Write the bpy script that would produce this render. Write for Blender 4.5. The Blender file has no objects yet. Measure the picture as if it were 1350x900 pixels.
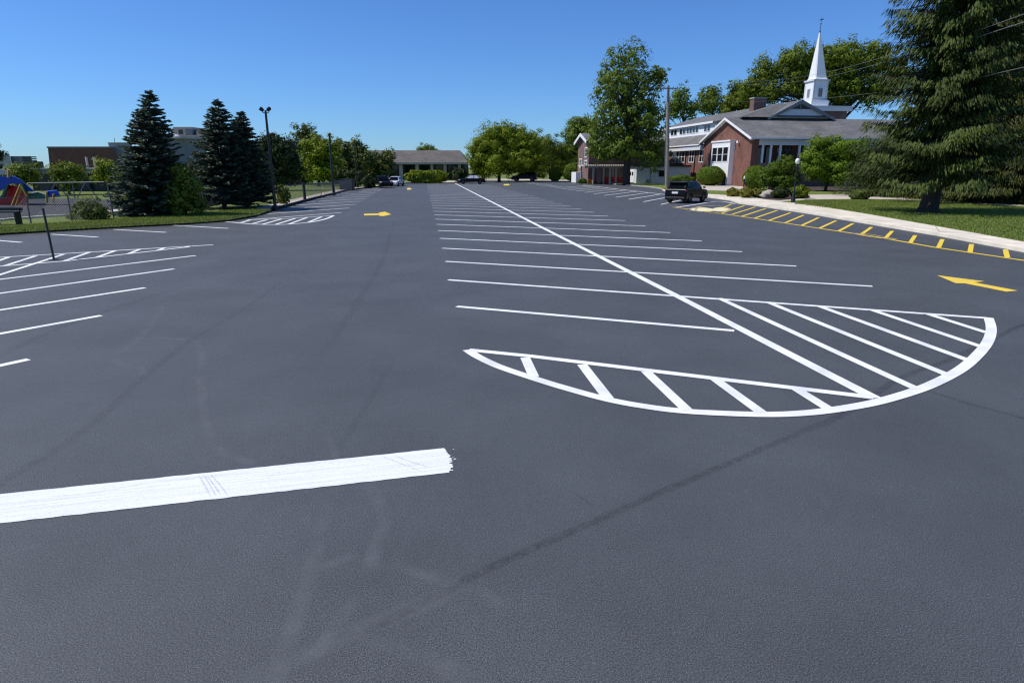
import bpy, math, random
import numpy as np
from mathutils import Vector, Matrix
R = math.radians
rnd = random.Random(7)
rng = np.random.default_rng(11)
SC = bpy.context.scene
COL = SC.collection

# ------------------------------------------------------------------ camera
F_PX, CX, CY, HCAM = 820.0, 675.0, 450.0, 2.8
TH = math.atan(230.0 / F_PX)
ct, st = math.cos(TH), math.sin(TH)
cam = bpy.data.cameras.new('camera'); camo = bpy.data.objects.new('camera', cam); COL.objects.link(camo)
cam.sensor_width = 36; cam.lens = F_PX / 1350 * 36; cam.clip_start = 0.05; cam.clip_end = 3000
camo.location = (0, 0, HCAM); camo.rotation_euler = (math.pi / 2 - TH, 0, 0)
SC.camera = camo

def ray(px, py):
    u = (px - CX) / F_PX; v = (CY - py) / F_PX
    return Vector((u, ct + st * v, -st + ct * v))
def G(px, py, z=0.0):
    d = ray(px, py); t = (z - HCAM) / d.z
    return Vector((d.x * t, d.y * t, z))
def at(px, py, Y):
    d = ray(px, py); t = Y / d.y
    return Vector((d.x * t, Y, HCAM + d.z * t))
def hz(Y, py):
    d = ray(CX, py); return HCAM + d.z * Y / d.y
# lot frame: A along the lanes, B across to the right
PSI = math.atan((557 - CX) / (F_PX / ct))
A = Vector((math.sin(PSI), math.cos(PSI), 0)); B = Vector((math.cos(PSI), -math.sin(PSI), 0))
def W(a, b, z=0.0): return A * a + B * b + Vector((0, 0, z))
def ab(p): return p.dot(A), p.dot(B)
def a_at(px, b, py=220):
    d = ray(px, py); m = d.x / d.y
    return b * (m * B.y - B.x) / (A.x - m * A.y)
def b_at(px, a, py=220):
    d = ray(px, py); m = d.x / d.y
    return a * (A.x - m * A.y) / (m * B.y - B.x)
def zab(a, b, py): return hz(W(a, b).y, py)

# ------------------------------------------------------------------ materials
MATS = {}
def nodes(m):
    m.use_nodes = True; nt = m.node_tree; return nt, nt.nodes, nt.links, nt.nodes['Principled BSDF']
def N(nt, t, **kw):
    n = nt.nodes.new(t)
    for k, v in kw.items(): setattr(n, k, v)
    return n
def mat(name, col, rough=0.7, metal=0.0, spec=0.4, var=0.12, scale=3.0, bump=0.0, coat=0.0, bscale=None):
    if name in MATS: return MATS[name]
    m = bpy.data.materials.new(name); nt, ns, lk, p = nodes(m)
    p.inputs['Roughness'].default_value = rough; p.inputs['Metallic'].default_value = metal
    p.inputs['Specular IOR Level'].default_value = spec; p.inputs['Coat Weight'].default_value = coat
    tc = N(nt, 'ShaderNodeTexCoord'); no = N(nt, 'ShaderNodeTexNoise'); no.inputs['Scale'].default_value = scale; no.inputs['Detail'].default_value = 6
    lk.new(tc.outputs['Object'], no.inputs['Vector'])
    mx = N(nt, 'ShaderNodeMix', data_type='RGBA')
    mx.inputs[6].default_value = [c * (1 - var) for c in col] + [1]; mx.inputs[7].default_value = [min(1, c * (1 + var)) for c in col] + [1]
    mr = N(nt, 'ShaderNodeMapRange'); mr.inputs[1].default_value = .3; mr.inputs[2].default_value = .7
    lk.new(no.outputs['Fac'], mr.inputs[0]); lk.new(mr.outputs[0], mx.inputs[0])
    lk.new(mx.outputs[2], p.inputs['Base Color'])
    if bump:
        n2 = N(nt, 'ShaderNodeTexNoise'); n2.inputs['Scale'].default_value = bscale or scale * 8; n2.inputs['Detail'].default_value = 4
        lk.new(tc.outputs['Object'], n2.inputs['Vector'])
        b = N(nt, 'ShaderNodeBump'); b.inputs['Strength'].default_value = bump; b.inputs['Distance'].default_value = .02
        lk.new(n2.outputs['Fac'], b.inputs['Height']); lk.new(b.outputs[0], p.inputs['Normal'])
    MATS[name] = m; return m

def asphalt_mat():
    m = bpy.data.materials.new('asphalt'); nt, ns, lk, p = nodes(m)
    tc = N(nt, 'ShaderNodeTexCoord')
    def noise(s, det=3, rough=.6):
        n = N(nt, 'ShaderNodeTexNoise'); n.inputs['Scale'].default_value = s; n.inputs['Detail'].default_value = det; n.inputs['Roughness'].default_value = rough
        lk.new(tc.outputs['Object'], n.inputs['Vector']); return n
    def mrange(src, a, b, c, d):
        r = N(nt, 'ShaderNodeMapRange'); r.inputs[1].default_value = a; r.inputs[2].default_value = b; r.inputs[3].default_value = c; r.inputs[4].default_value = d
        lk.new(src, r.inputs[0]); return r.outputs[0]
    def mul(a, b):
        x = N(nt, 'ShaderNodeMath', operation='MULTIPLY'); lk.new(a, x.inputs[0]); lk.new(b, x.inputs[1]); return x.outputs[0]
    fine = mrange(noise(95, 3, .8).outputs['Fac'], .36, .64, .30, 1.72)
    grit = mul(mrange(noise(190, 1, .5).outputs['Fac'], .62, .72, 1.0, 2.6), mrange(noise(120, 2, .5).outputs['Fac'], .30, .40, .45, 1.0))
    mid = mrange(noise(9, 4).outputs['Fac'], .3, .7, .95, 1.05)
    big = mrange(noise(.55, 5).outputs['Fac'], .3, .7, .86, 1.14)
    huge = mrange(noise(.07, 3).outputs['Fac'], .3, .7, .92, 1.08)
    f = mul(mul(mul(mul(fine, grit), mid), big), huge)
    base = N(nt, 'ShaderNodeMix', data_type='RGBA', blend_type='MULTIPLY'); base.inputs[0].default_value = 1
    base.inputs[6].default_value = (.0635, .0690, .0735, 1)
    cr = N(nt, 'ShaderNodeCombineColor'); [lk.new(f, cr.inputs[i]) for i in range(3)]
    lk.new(cr.outputs[0], base.inputs[7]); lk.new(base.outputs[2], p.inputs['Base Color'])
    p.inputs['Roughness'].default_value = .66; p.inputs['Specular IOR Level'].default_value = .42
    bp = N(nt, 'ShaderNodeBump'); bp.inputs['Strength'].default_value = .16; bp.inputs['Distance'].default_value = .004
    lk.new(fine, bp.inputs['Height']); lk.new(bp.outputs[0], p.inputs['Normal'])
    return m

def paint_mat(name, col, wear=.35, streak=None):
    """road paint: thin worn spots show the asphalt; optional brush streaks along a direction"""
    m = bpy.data.materials.new(name); nt, ns, lk, p = nodes(m)
    tc = N(nt, 'ShaderNodeTexCoord')
    n1 = N(nt, 'ShaderNodeTexNoise'); n1.inputs['Scale'].default_value = 90; n1.inputs['Detail'].default_value = 4; lk.new(tc.outputs['Object'], n1.inputs['Vector'])
    n2 = N(nt, 'ShaderNodeTexNoise'); n2.inputs['Scale'].default_value = 2.2; n2.inputs['Detail'].default_value = 5
    if streak is not None:
        mp = N(nt, 'ShaderNodeMapping'); mp.inputs['Rotation'].default_value = (0, 0, -streak); mp.inputs['Scale'].default_value = (.35, 18, 1)
        mp.vector_type = 'TEXTURE'; mp.inputs['Rotation'].default_value = (0, 0, streak); mp.inputs['Scale'].default_value = (2.4, .055, 1)
        lk.new(tc.outputs['Object'], mp.inputs['Vector']); lk.new(mp.outputs[0], n2.inputs['Vector'])
    else: lk.new(tc.outputs['Object'], n2.inputs['Vector'])
    ad = N(nt, 'ShaderNodeMath', operation='ADD'); lk.new(n1.outputs['Fac'], ad.inputs[0]); lk.new(n2.outputs['Fac'], ad.inputs[1])
    mr = N(nt, 'ShaderNodeMapRange'); mr.inputs[1].default_value = .62; mr.inputs[2].default_value = 1.12; mr.inputs[3].default_value = wear; mr.inputs[4].default_value = 0
    lk.new(ad.outputs[0], mr.inputs[0])
    mx = N(nt, 'ShaderNodeMix', data_type='RGBA'); mx.inputs[6].default_value = (*col, 1); mx.inputs[7].default_value = (.25, .255, .27, 1)
    lk.new(mr.outputs[0], mx.inputs[0]); lk.new(mx.outputs[2], p.inputs['Base Color'])
    p.inputs['Roughness'].default_value = .75; p.inputs['Specular IOR Level'].default_value = .2
    b = N(nt, 'ShaderNodeBump'); b.inputs['Strength'].default_value = .3; b.inputs['Distance'].default_value = .003
    lk.new(n1.outputs['Fac'], b.inputs['Height']); lk.new(b.outputs[0], p.inputs['Normal'])
    return m

def film_mat(name, col, strength, scale=7.0):
    """a thin stain on the asphalt whose cover follows the strip's own 'cover' attribute broken by noise"""
    m = bpy.data.materials.new(name); nt, ns, lk, p = nodes(m)
    p.inputs['Base Color'].default_value = (*col, 1); p.inputs['Roughness'].default_value = .9; p.inputs['Specular IOR Level'].default_value = .2
    at_ = N(nt, 'ShaderNodeAttribute', attribute_name='cover')
    tc = N(nt, 'ShaderNodeTexCoord'); no = N(nt, 'ShaderNodeTexNoise'); no.inputs['Scale'].default_value = scale; no.inputs['Detail'].default_value = 6; no.inputs['Roughness'].default_value = .7
    lk.new(tc.outputs['Object'], no.inputs['Vector'])
    mr = N(nt, 'ShaderNodeMapRange'); mr.inputs[1].default_value = .36; mr.inputs[2].default_value = .62; mr.inputs[3].default_value = .15; mr.inputs[4].default_value = 1
    lk.new(no.outputs['Fac'], mr.inputs[0])
    a = N(nt, 'ShaderNodeMath', operation='MULTIPLY'); lk.new(at_.outputs['Fac'], a.inputs[0]); lk.new(mr.outputs[0], a.inputs[1])
    g = N(nt, 'ShaderNodeTexNoise'); g.inputs['Scale'].default_value = 130; lk.new(tc.outputs['Object'], g.inputs['Vector'])
    gr = N(nt, 'ShaderNodeMapRange'); gr.inputs[1].default_value = .35; gr.inputs[2].default_value = .65; gr.inputs[3].default_value = .4; gr.inputs[4].default_value = 1.2
    lk.new(g.outputs['Fac'], gr.inputs[0])
    c = N(nt, 'ShaderNodeMath', operation='MULTIPLY'); lk.new(a.outputs[0], c.inputs[0]); lk.new(gr.outputs[0], c.inputs[1])
    s = N(nt, 'ShaderNodeMath', operation='MULTIPLY', use_clamp=True); s.inputs[1].default_value = strength; lk.new(c.outputs[0], s.inputs[0])
    lk.new(s.outputs[0], p.inputs['Alpha'])
    return m

def grass_mat():
    m = bpy.data.materials.new('lawn_grass'); nt, ns, lk, p = nodes(m)
    tc = N(nt, 'ShaderNodeTexCoord')
    def noise(s, d=5):
        n = N(nt, 'ShaderNodeTexNoise'); n.inputs['Scale'].default_value = s; n.inputs['Detail'].default_value = d; lk.new(tc.outputs['Object'], n.inputs['Vector']); return n
    a = noise(.6); b = noise(14, 6)
    r1 = N(nt, 'ShaderNodeValToRGB'); e = r1.color_ramp.elements
    e[0].position = .3; e[0].color = (.105, .15, .026, 1); e[1].position = .72; e[1].color = (.20, .235, .055, 1)
    ad = N(nt, 'ShaderNodeMix', data_type='FLOAT'); ad.inputs[0].default_value = .5; lk.new(a.outputs['Fac'], ad.inputs[2]); lk.new(b.outputs['Fac'], ad.inputs[3])
    lk.new(ad.outputs[0], r1.inputs[0])
    c = noise(2.3, 8); mr = N(nt, 'ShaderNodeMapRange'); mr.inputs[1].default_value = .58; mr.inputs[2].default_value = .72; mr.inputs[4].default_value = .55; lk.new(c.outputs['Fac'], mr.inputs[0])
    mx = N(nt, 'ShaderNodeMix', data_type='RGBA'); lk.new(mr.outputs[0], mx.inputs[0]); lk.new(r1.outputs[0], mx.inputs[6]); mx.inputs[7].default_value = (.27, .25, .10, 1)
    lk.new(mx.outputs[2], p.inputs['Base Color']); p.inputs['Roughness'].default_value = .9; p.inputs['Specular IOR Level'].default_value = .15
    n2 = noise(60, 4); bp = N(nt, 'ShaderNodeBump'); bp.inputs['Strength'].default_value = .9; bp.inputs['Distance'].default_value = .05
    lk.new(n2.outputs['Fac'], bp.inputs['Height']); lk.new(bp.outputs[0], p.inputs['Normal'])
    return m

def brick_mat(name, c1, c2, mortar=(.30, .27, .24)):
    m = bpy.data.materials.new(name); nt, ns, lk, p = nodes(m)
    tc = N(nt, 'ShaderNodeTexCoord'); sp = N(nt, 'ShaderNodeSeparateXYZ')
    d = N(nt, 'ShaderNodeVectorMath', operation='DOT_PRODUCT'); s = A + B; d.inputs[1].default_value = (s.x, s.y, 0)
    lk.new(tc.outputs['Object'], d.inputs[0]); lk.new(tc.outputs['Object'], sp.inputs[0])
    cb = N(nt, 'ShaderNodeCombineXYZ'); lk.new(d.outputs['Value'], cb.inputs[0]); lk.new(sp.outputs[2], cb.inputs[1])
    br = N(nt, 'ShaderNodeTexBrick'); lk.new(cb.outputs[0], br.inputs['Vector'])
    br.inputs['Scale'].default_value = 1; br.inputs['Brick Width'].default_value = .23; br.inputs['Row Height'].default_value = .078; br.inputs['Mortar Size'].default_value = .008
    br.inputs['Color1'].default_value = (*c1, 1); br.inputs['Color2'].default_value = (*c2, 1); br.inputs['Mortar'].default_value = (*mortar, 1)
    no = N(nt, 'ShaderNodeTexNoise'); no.inputs['Scale'].default_value = .9; no.inputs['Detail'].default_value = 6; lk.new(tc.outputs['Object'], no.inputs['Vector'])
    mr = N(nt, 'ShaderNodeMapRange'); mr.inputs[1].default_value = .3; mr.inputs[2].default_value = .7; mr.inputs[3].default_value = .75; mr.inputs[4].default_value = 1.2; lk.new(no.outputs['Fac'], mr.inputs[0])
    mx = N(nt, 'ShaderNodeMix', data_type='RGBA', blend_type='MULTIPLY'); mx.inputs[0].default_value = 1
    cc = N(nt, 'ShaderNodeCombineColor'); [lk.new(mr.outputs[0], cc.inputs[i]) for i in range(3)]
    lk.new(br.outputs['Color'], mx.inputs[6]); lk.new(cc.outputs[0], mx.inputs[7]); lk.new(mx.outputs[2], p.inputs['Base Color'])
    p.inputs['Roughness'].default_value = .85
    return m

def shingle_mat(name, col):
    m = bpy.data.materials.new(name); nt, ns, lk, p = nodes(m)
    tc = N(nt, 'ShaderNodeTexCoord'); sp = N(nt, 'ShaderNodeSeparateXYZ')
    d = N(nt, 'ShaderNodeVectorMath', operation='DOT_PRODUCT'); s = A + B; d.inputs[1].default_value = (s.x, s.y, 0)
    lk.new(tc.outputs['Object'], d.inputs[0]); lk.new(tc.outputs['Object'], sp.inputs[0])
    cb = N(nt, 'ShaderNodeCombineXYZ'); lk.new(d.outputs['Value'], cb.inputs[0]); lk.new(sp.outputs[2], cb.inputs[1])
    br = N(nt, 'ShaderNodeTexBrick'); lk.new(cb.outputs[0], br.inputs['Vector'])
    br.inputs['Scale'].default_value = 1; br.inputs['Brick Width'].default_value = .45; br.inputs['Row Height'].default_value = .09; br.inputs['Mortar Size'].default_value = .012
    br.inputs['Color1'].default_value = (*[c * .8 for c in col], 1); br.inputs['Color2'].default_value = (*[c * 1.2 for c in col], 1); br.inputs['Mortar'].default_value = (*[c * .55 for c in col], 1)
    no = N(nt, 'ShaderNodeTexNoise'); no.inputs['Scale'].default_value = .4; no.inputs['Detail'].default_value = 7; lk.new(tc.outputs['Object'], no.inputs['Vector'])
    mr = N(nt, 'ShaderNodeMapRange'); mr.inputs[1].default_value = .3; mr.inputs[2].default_value = .7; mr.inputs[3].default_value = .8; mr.inputs[4].default_value = 1.2; lk.new(no.outputs['Fac'], mr.inputs[0])
    mx = N(nt, 'ShaderNodeMix', data_type='RGBA', blend_type='MULTIPLY'); mx.inputs[0].default_value = 1
    cc = N(nt, 'ShaderNodeCombineColor'); [lk.new(mr.outputs[0], cc.inputs[i]) for i in range(3)]
    lk.new(br.outputs['Color'], mx.inputs[6]); lk.new(cc.outputs[0], mx.inputs[7]); lk.new(mx.outputs[2], p.inputs['Base Color'])
    p.inputs['Roughness'].default_value = .9
    return m

def leaf_mat(name, dark, light, transl=.3, rough=.55):
    if name in MATS: return MATS[name]
    m = bpy.data.materials.new(name); nt, ns, lk, p = nodes(m)
    at_ = N(nt, 'ShaderNodeAttribute', attribute_name='tint')
    mx = N(nt, 'ShaderNodeMix', data_type='RGBA'); mx.inputs[6].default_value = (*dark, 1); mx.inputs[7].default_value = (*light, 1)
    lk.new(at_.outputs['Fac'], mx.inputs[0]); lk.new(mx.outputs[2], p.inputs['Base Color'])
    p.inputs['Roughness'].default_value = rough; p.inputs['Specular IOR Level'].default_value = .12
    tr = N(nt, 'ShaderNodeBsdfTranslucent')
    hs = N(nt, 'ShaderNodeHueSaturation'); hs.inputs['Value'].default_value = 1.35; hs.inputs['Hue'].default_value = .485; lk.new(mx.outputs[2], hs.inputs['Color']); lk.new(hs.outputs[0], tr.inputs['Color'])
    ms = N(nt, 'ShaderNodeMixShader'); ms.inputs[0].default_value = transl
    lk.new(p.outputs[0], ms.inputs[1]); lk.new(tr.outputs[0], ms.inputs[2]); lk.new(ms.outputs[0], nt.nodes['Material Output'].inputs['Surface'])
    MATS[name] = m; return m

M_ASPH = asphalt_mat(); M_GRASS = grass_mat()
M_WHITE = paint_mat('white_road_paint', (.80, .80, .79), .45)
M_YEL = paint_mat('yellow_road_paint', (.80, .565, .045), .35)
M_FADED = paint_mat('faded_tan_paint', (.50, .40, .22), .7)
M_CREAM = paint_mat('cream_road_paint', (.80, .72, .42), .5)
M_SEAM = film_mat('crack_sealer', (.030, .032, .036), .34, 12)
M_SEAMF = film_mat('faint_crack_sealer', (.036, .039, .043), .13, 12)
M_SCUFF = film_mat('tyre_dust', (.19, .202, .218), .42, 2.2)
M_CONC = mat('concrete', (.68, .61, .49), .9, var=.16, scale=1.1, bump=.2)
M_KERB = mat('kerb_concrete', (.33, .32, .29), .9, var=.15, scale=2)
M_PATH = mat('path_concrete', (.52, .455, .38), .9, var=.1, scale=1.2)
M_BRICK = brick_mat('red_brick', (.20, .066, .042), (.13, .045, .032), (.19, .13, .105))
M_BRICK2 = brick_mat('dark_red_brick', (.17, .065, .045), (.11, .045, .035))
M_BRICK3 = brick_mat('brown_brick', (.21, .075, .042), (.16, .06, .036), (.16, .09, .06))
M_ROOF = shingle_mat('grey_shingle', (.150, .148, .144))
M_ROOFB = shingle_mat('taupe_shingle', (.13, .115, .10))
M_TRIM = mat('white_trim', (.78, .79, .80), .5, var=.04)
M_SIDING = mat('white_siding', (.62, .64, .66), .6, var=.06)
M_GREYW = mat('grey_render', (.19, .20, .215), .8, var=.1, scale=.8)
M_LIGHTW = mat('pale_render', (.38, .365, .335), .8, var=.1, scale=.6)
M_GLASS = mat('window_glass', (.012, .014, .017), .06, spec=.5, var=.3, scale=.4)
M_DARK = mat('dark_metal', (.014, .014, .016), .4, spec=.5)
M_BLACKM = mat('black_paint_metal', (.012, .014, .013), .35, spec=.5)
M_GALV = mat('galvanised_steel', (.16, .165, .17), .5, metal=.5)
M_WOODP = mat('weathered_wood_pole', (.25, .225, .19), .9, var=.3, scale=6)
M_BARK = mat('bark', (.055, .043, .034), .95, var=.35, scale=7, bump=.6)
M_TIMBER = mat('pale_timber', (.40, .36, .30), .8, var=.2, scale=5)
M_RED = mat('red_plastic', (.62, .018, .014), .4)
M_BLUE = mat('blue_plastic', (.012, .06, .36), .4)
M_GREENP = mat('green_plastic', (.015, .14, .05), .4)
M_YELP = mat('yellow_metal', (.55, .33, .05), .5)
M_BEIGE = mat('beige_plastic', (.55, .50, .40), .5)
M_GLOBE = mat('frosted_globe', (.72, .72, .70), .25)
M_ROCK = mat('sandstone', (.42, .37, .29), .9, var=.2, scale=4, bump=.6)
M_TYRE = mat('tyre_rubber', (.018, .018, .018), .85)
M_RIM = mat('wheel_rim', (.10, .10, .105), .4, metal=.7)
M_CARBLK = mat('black_car_paint', (.004, .004, .0045), .25, spec=.18, coat=.10, var=.05)
M_CARWHT = mat('white_car_paint', (.72, .73, .74), .2, coat=.5, var=.03)
M_CARGLASS = mat('car_glass', (.003, .0035, .004), .05, spec=.12, var=.05)
M_TAIL = mat('tail_lamp_red', (.10, .005, .006), .15)
M_LAMPG = mat('lamp_lens', (.65, .67, .68), .1)
M_PLATE = mat('number_plate', (.75, .76, .78), .4)
M_MULCH = mat('grey_rubber_mulch', (.035, .035, .037), .95, var=.3, scale=8, bump=.5)
M_MULCHB = mat('bark_mulch', (.06, .042, .03), .95, var=.35, scale=9, bump=.5)

# ------------------------------------------------------------------ objects
ORG = {}
def tag(o, label=None, cat=None, group=None, kind=None):
    if label: o['label'] = label
    if cat: o['category'] = cat
    if group: o['group'] = group
    if kind: o['kind'] = kind
    return o
def thing(name, label, cat, loc, rz=0.0, group=None):
    o = bpy.data.objects.new(name, None); COL.objects.link(o); o.location = loc; o.rotation_euler = (0, 0, rz)
    o.empty_display_size = .3; ORG[o.name] = (Vector(loc), True); return tag(o, label, cat, group)
def link(name, me, m, parent=None, local=False):
    o = bpy.data.objects.new(name, me); COL.objects.link(o)
    if m: me.materials.append(m)
    if parent is not None:
        o.parent = parent
        org = ORG.get(parent.name, (Vector((0, 0, 0)), True))[0]
        if not local: me.transform(Matrix.Translation(-org))
        ORG[o.name] = (org, True)
    else: ORG[o.name] = (Vector((0, 0, 0)), True)
    return o
class MB:
    def __init__(s): s.v = []; s.f = []; s.smooth = False
    def add(s, vs, fs):
        k = len(s.v); s.v += [tuple(v) for v in vs]; s.f += [tuple(i + k for i in f) for f in fs]; return s
    def hexa(s, p):   # p: 4 bottom (ccw) + 4 top
        return s.add(p, [(3, 2, 1, 0), (4, 5, 6, 7), (0, 1, 5, 4), (1, 2, 6, 5), (2, 3, 7, 6), (3, 0, 4, 7)])
    def box(s, x0, x1, y0, y1, z0, z1):
        return s.hexa([(x0, y0, z0), (x1, y0, z0), (x1, y1, z0), (x0, y1, z0), (x0, y0, z1), (x1, y0, z1), (x1, y1, z1), (x0, y1, z1)])
    def boxab(s, a0, a1, b0, b1, z0, z1):
        return s.hexa([W(a0, b0, z0), W(a0, b1, z0), W(a1, b1, z0), W(a1, b0, z0), W(a0, b0, z1), W(a0, b1, z1), W(a1, b1, z1), W(a1, b0, z1)])
    def prism(s, poly, off):   # closed polygon of 3D points extruded by vector off
        n = len(poly); off = Vector(off); q = [Vector(p) for p in poly]; q2 = [p + off for p in q]
        return s.add(q + q2, [tuple(range(n))[::-1], tuple(range(n, 2 * n))] + [(i, (i + 1) % n, n + (i + 1) % n, n + i) for i in range(n)])
    def tube(s, pts, rad, n=8):
        pts = [Vector(p) for p in pts]
        if not hasattr(rad, '__len__'): rad = [rad] * len(pts)
        k = len(s.v); vs = []
        for i, p in enumerate(pts):
            d = (pts[min(i + 1, len(pts) - 1)] - pts[max(i - 1, 0)]).normalized()
            u = d.cross(Vector((0, 0, 1)) if abs(d.z) < .9 else Vector((1, 0, 0))).normalized(); w = d.cross(u)
            vs += [p + (u * math.cos(2 * math.pi * j / n) + w * math.sin(2 * math.pi * j / n)) * rad[i] for j in range(n)]
        fs = [(i * n + j, i * n + (j + 1) % n, (i + 1) * n + (j + 1) % n, (i + 1) * n + j) for i in range(len(pts) - 1) for j in range(n)]
        fs += [tuple(range(n))[::-1], tuple(range((len(pts) - 1) * n, len(pts) * n))]
        return s.add(vs, fs)
    def lathe(s, c, prof, n=20):   # prof: (r, z)
        c = Vector(c); vs = [c + Vector((r * math.cos(2 * math.pi * j / n), r * math.sin(2 * math.pi * j / n), z)) for r, z in prof for j in range(n)]
        fs = [(i * n + j, i * n + (j + 1) % n, (i + 1) * n + (j + 1) % n, (i + 1) * n + j) for i in range(len(prof) - 1) for j in range(n)]
        fs += [tuple(range(n))[::-1], tuple(range((len(prof) - 1) * n, len(prof) * n))]
        return s.add(vs, fs)
    def poly(s, pts): return s.add(pts, [tuple(range(len(pts)))])
    def build(s, name, m, parent=None, local=False, smooth=False, bevel=0):
        me = bpy.data.meshes.new(name); me.from_pydata(s.v, [], s.f); me.validate(); me.update()
        import bmesh
        bm = bmesh.new(); bm.from_mesh(me); bmesh.ops.recalc_face_normals(bm, faces=bm.faces); bm.to_mesh(me); bm.free()
        if smooth: me.shade_smooth()
        o = link(name, me, m, parent, local)
        if bevel:
            b = o.modifiers.new('bevel', 'BEVEL'); b.width = bevel; b.segments = 2; b.limit_method = 'ANGLE'
        return o
def struct(o): o['kind'] = 'structure'; return o

def quads_mesh(name, P, T, S, tint, m, parent, extra=None):
    """many small faces: centre P, half long axis T, half side axis S (numpy n x 3)"""
    n = len(P)
    V = np.empty((n, 4, 3), np.float32); V[:, 0] = P - T; V[:, 1] = P + S - T * .15; V[:, 2] = P + T; V[:, 3] = P - S - T * .15
    me = bpy.data.meshes.new(name); me.vertices.add(n * 4); me.vertices.foreach_set('co', V.reshape(-1))
    me.loops.add(n * 4); me.loops.foreach_set('vertex_index', np.arange(n * 4, dtype=np.int32))
    me.polygons.add(n); me.polygons.foreach_set('loop_start', np.arange(0, n * 4, 4, dtype=np.int32)); me.polygons.foreach_set('loop_total', np.full(n, 4, np.int32))
    me.update(calc_edges=True)
    a = me.attributes.new('tint', 'FLOAT', 'FACE'); a.data.foreach_set('value', np.clip(tint, 0, 1).astype(np.float32))
    return link(name, me, m, parent)
def unit(v): return v / np.maximum(np.linalg.norm(v, axis=-1, keepdims=True), 1e-9)
def rdir(n): return unit(rng.normal(size=(n, 3)))
def leaf_axes(nrm, size, asp=.55):
    t = unit(np.cross(nrm, rdir(len(nrm)))); b = np.cross(nrm, t)
    return t * size[:, None], b * (size * asp)[:, None]

# ------------------------------------------------------------------ ground
def sheet(name, pts, z, m, parent=None):
    return MB().poly([(p[0], p[1], z) for p in pts]).build(name, m, parent)
g = struct(sheet('ground', [(-1500, -600), (1500, -600), (1500, 2200), (-1500, 2200)], -.06, M_GRASS)); g['label'] = 'wide grassy ground reaching the horizon'
ZL = .13
lot = struct(sheet('parking_lot', [(-75, -30), (95, -30), (95, 190), (-75, 190)], 0, M_ASPH)); lot['label'] = 'freshly sealed dark asphalt parking lot with painted stalls'

def strip_pts(pts, w, ends=True):
    """left/right offsets of a ground polyline"""
    pts = [Vector((p[0], p[1], 0)) for p in pts]; Lp, Rp = [], []
    for i, p in enumerate(pts):
        d0 = (p - pts[i - 1]).normalized() if i else None; d1 = (pts[i + 1] - p).normalized() if i < len(pts) - 1 else None
        d = ((d0 or d1) + (d1 or d0)).normalized(); n = Vector((-d.y, d.x, 0)); k = 1.0
        if d0 and d1: k = 1 / max(.5, n.dot(Vector((-d0.y, d0.x, 0))))
        Lp.append(p + n * w / 2 * k); Rp.append(p - n * w / 2 * k)
    return Lp, Rp
ZC = [0]
def paint_line(pts, w, m, parent, name='stall_line', z=.0045, label=None, close=False):
    if close: pts = list(pts) + [pts[0]]
    Lp, Rp = strip_pts(pts, w); mb = MB(); n = len(Lp)
    zz = Vector((0, 0, z)); mb.add([p + zz for p in Lp] + [p + zz for p in Rp], [(i, n + i, n + i + 1, i + 1) for i in range(n - 1)])
    o = mb.build(name, m, parent)
    if label: o['label'] = label
    return o
def smooth(pts, k=6):
    pts = [Vector(p) for p in pts]; out = []
    for i in range(len(pts) - 1):
        p0, p1, p2, p3 = pts[max(i - 1, 0)], pts[i], pts[i + 1], pts[min(i + 2, len(pts) - 1)]
        for j in range(k):
            t = j / k
            out.append(.5 * ((2 * p1) + (p2 - p0) * t + (2 * p0 - 5 * p1 + 4 * p2 - p3) * t * t + (3 * p1 - p0 - 3 * p2 + p3) * t ** 3))
    out.append(pts[-1]); return out
FZ = [0]
def film(pts, w, m, name, z, parent=lot):
    z += FZ[0] * .0001; FZ[0] += 1
    pts = smooth([G(*p) for p in pts], 8); L2, R2 = strip_pts(pts, w); n = len(pts)
    me = bpy.data.meshes.new(name); vs = []; fs = []; cov = []
    for i in range(n):
        e = min(1, i / 4, (n - 1 - i) / 4); jit = rnd.uniform(-.02, .02)
        for s in (0, .18, .5, .82, 1):
            p = L2[i].lerp(R2[i], s); vs.append((p.x + jit * w, p.y + jit * w, z)); cov.append(e * (1 - abs(2 * s - 1) ** 3))
    for i in range(n - 1):
        for s in range(4): k = i * 5 + s; fs.append((k, k + 5, k + 6, k + 1))
    me.from_pydata(vs, [], fs); me.update(); at_ = me.attributes.new('cover', 'FLOAT', 'POINT'); at_.data.foreach_set('value', cov)
    return link(name, me, m, parent)

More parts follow.
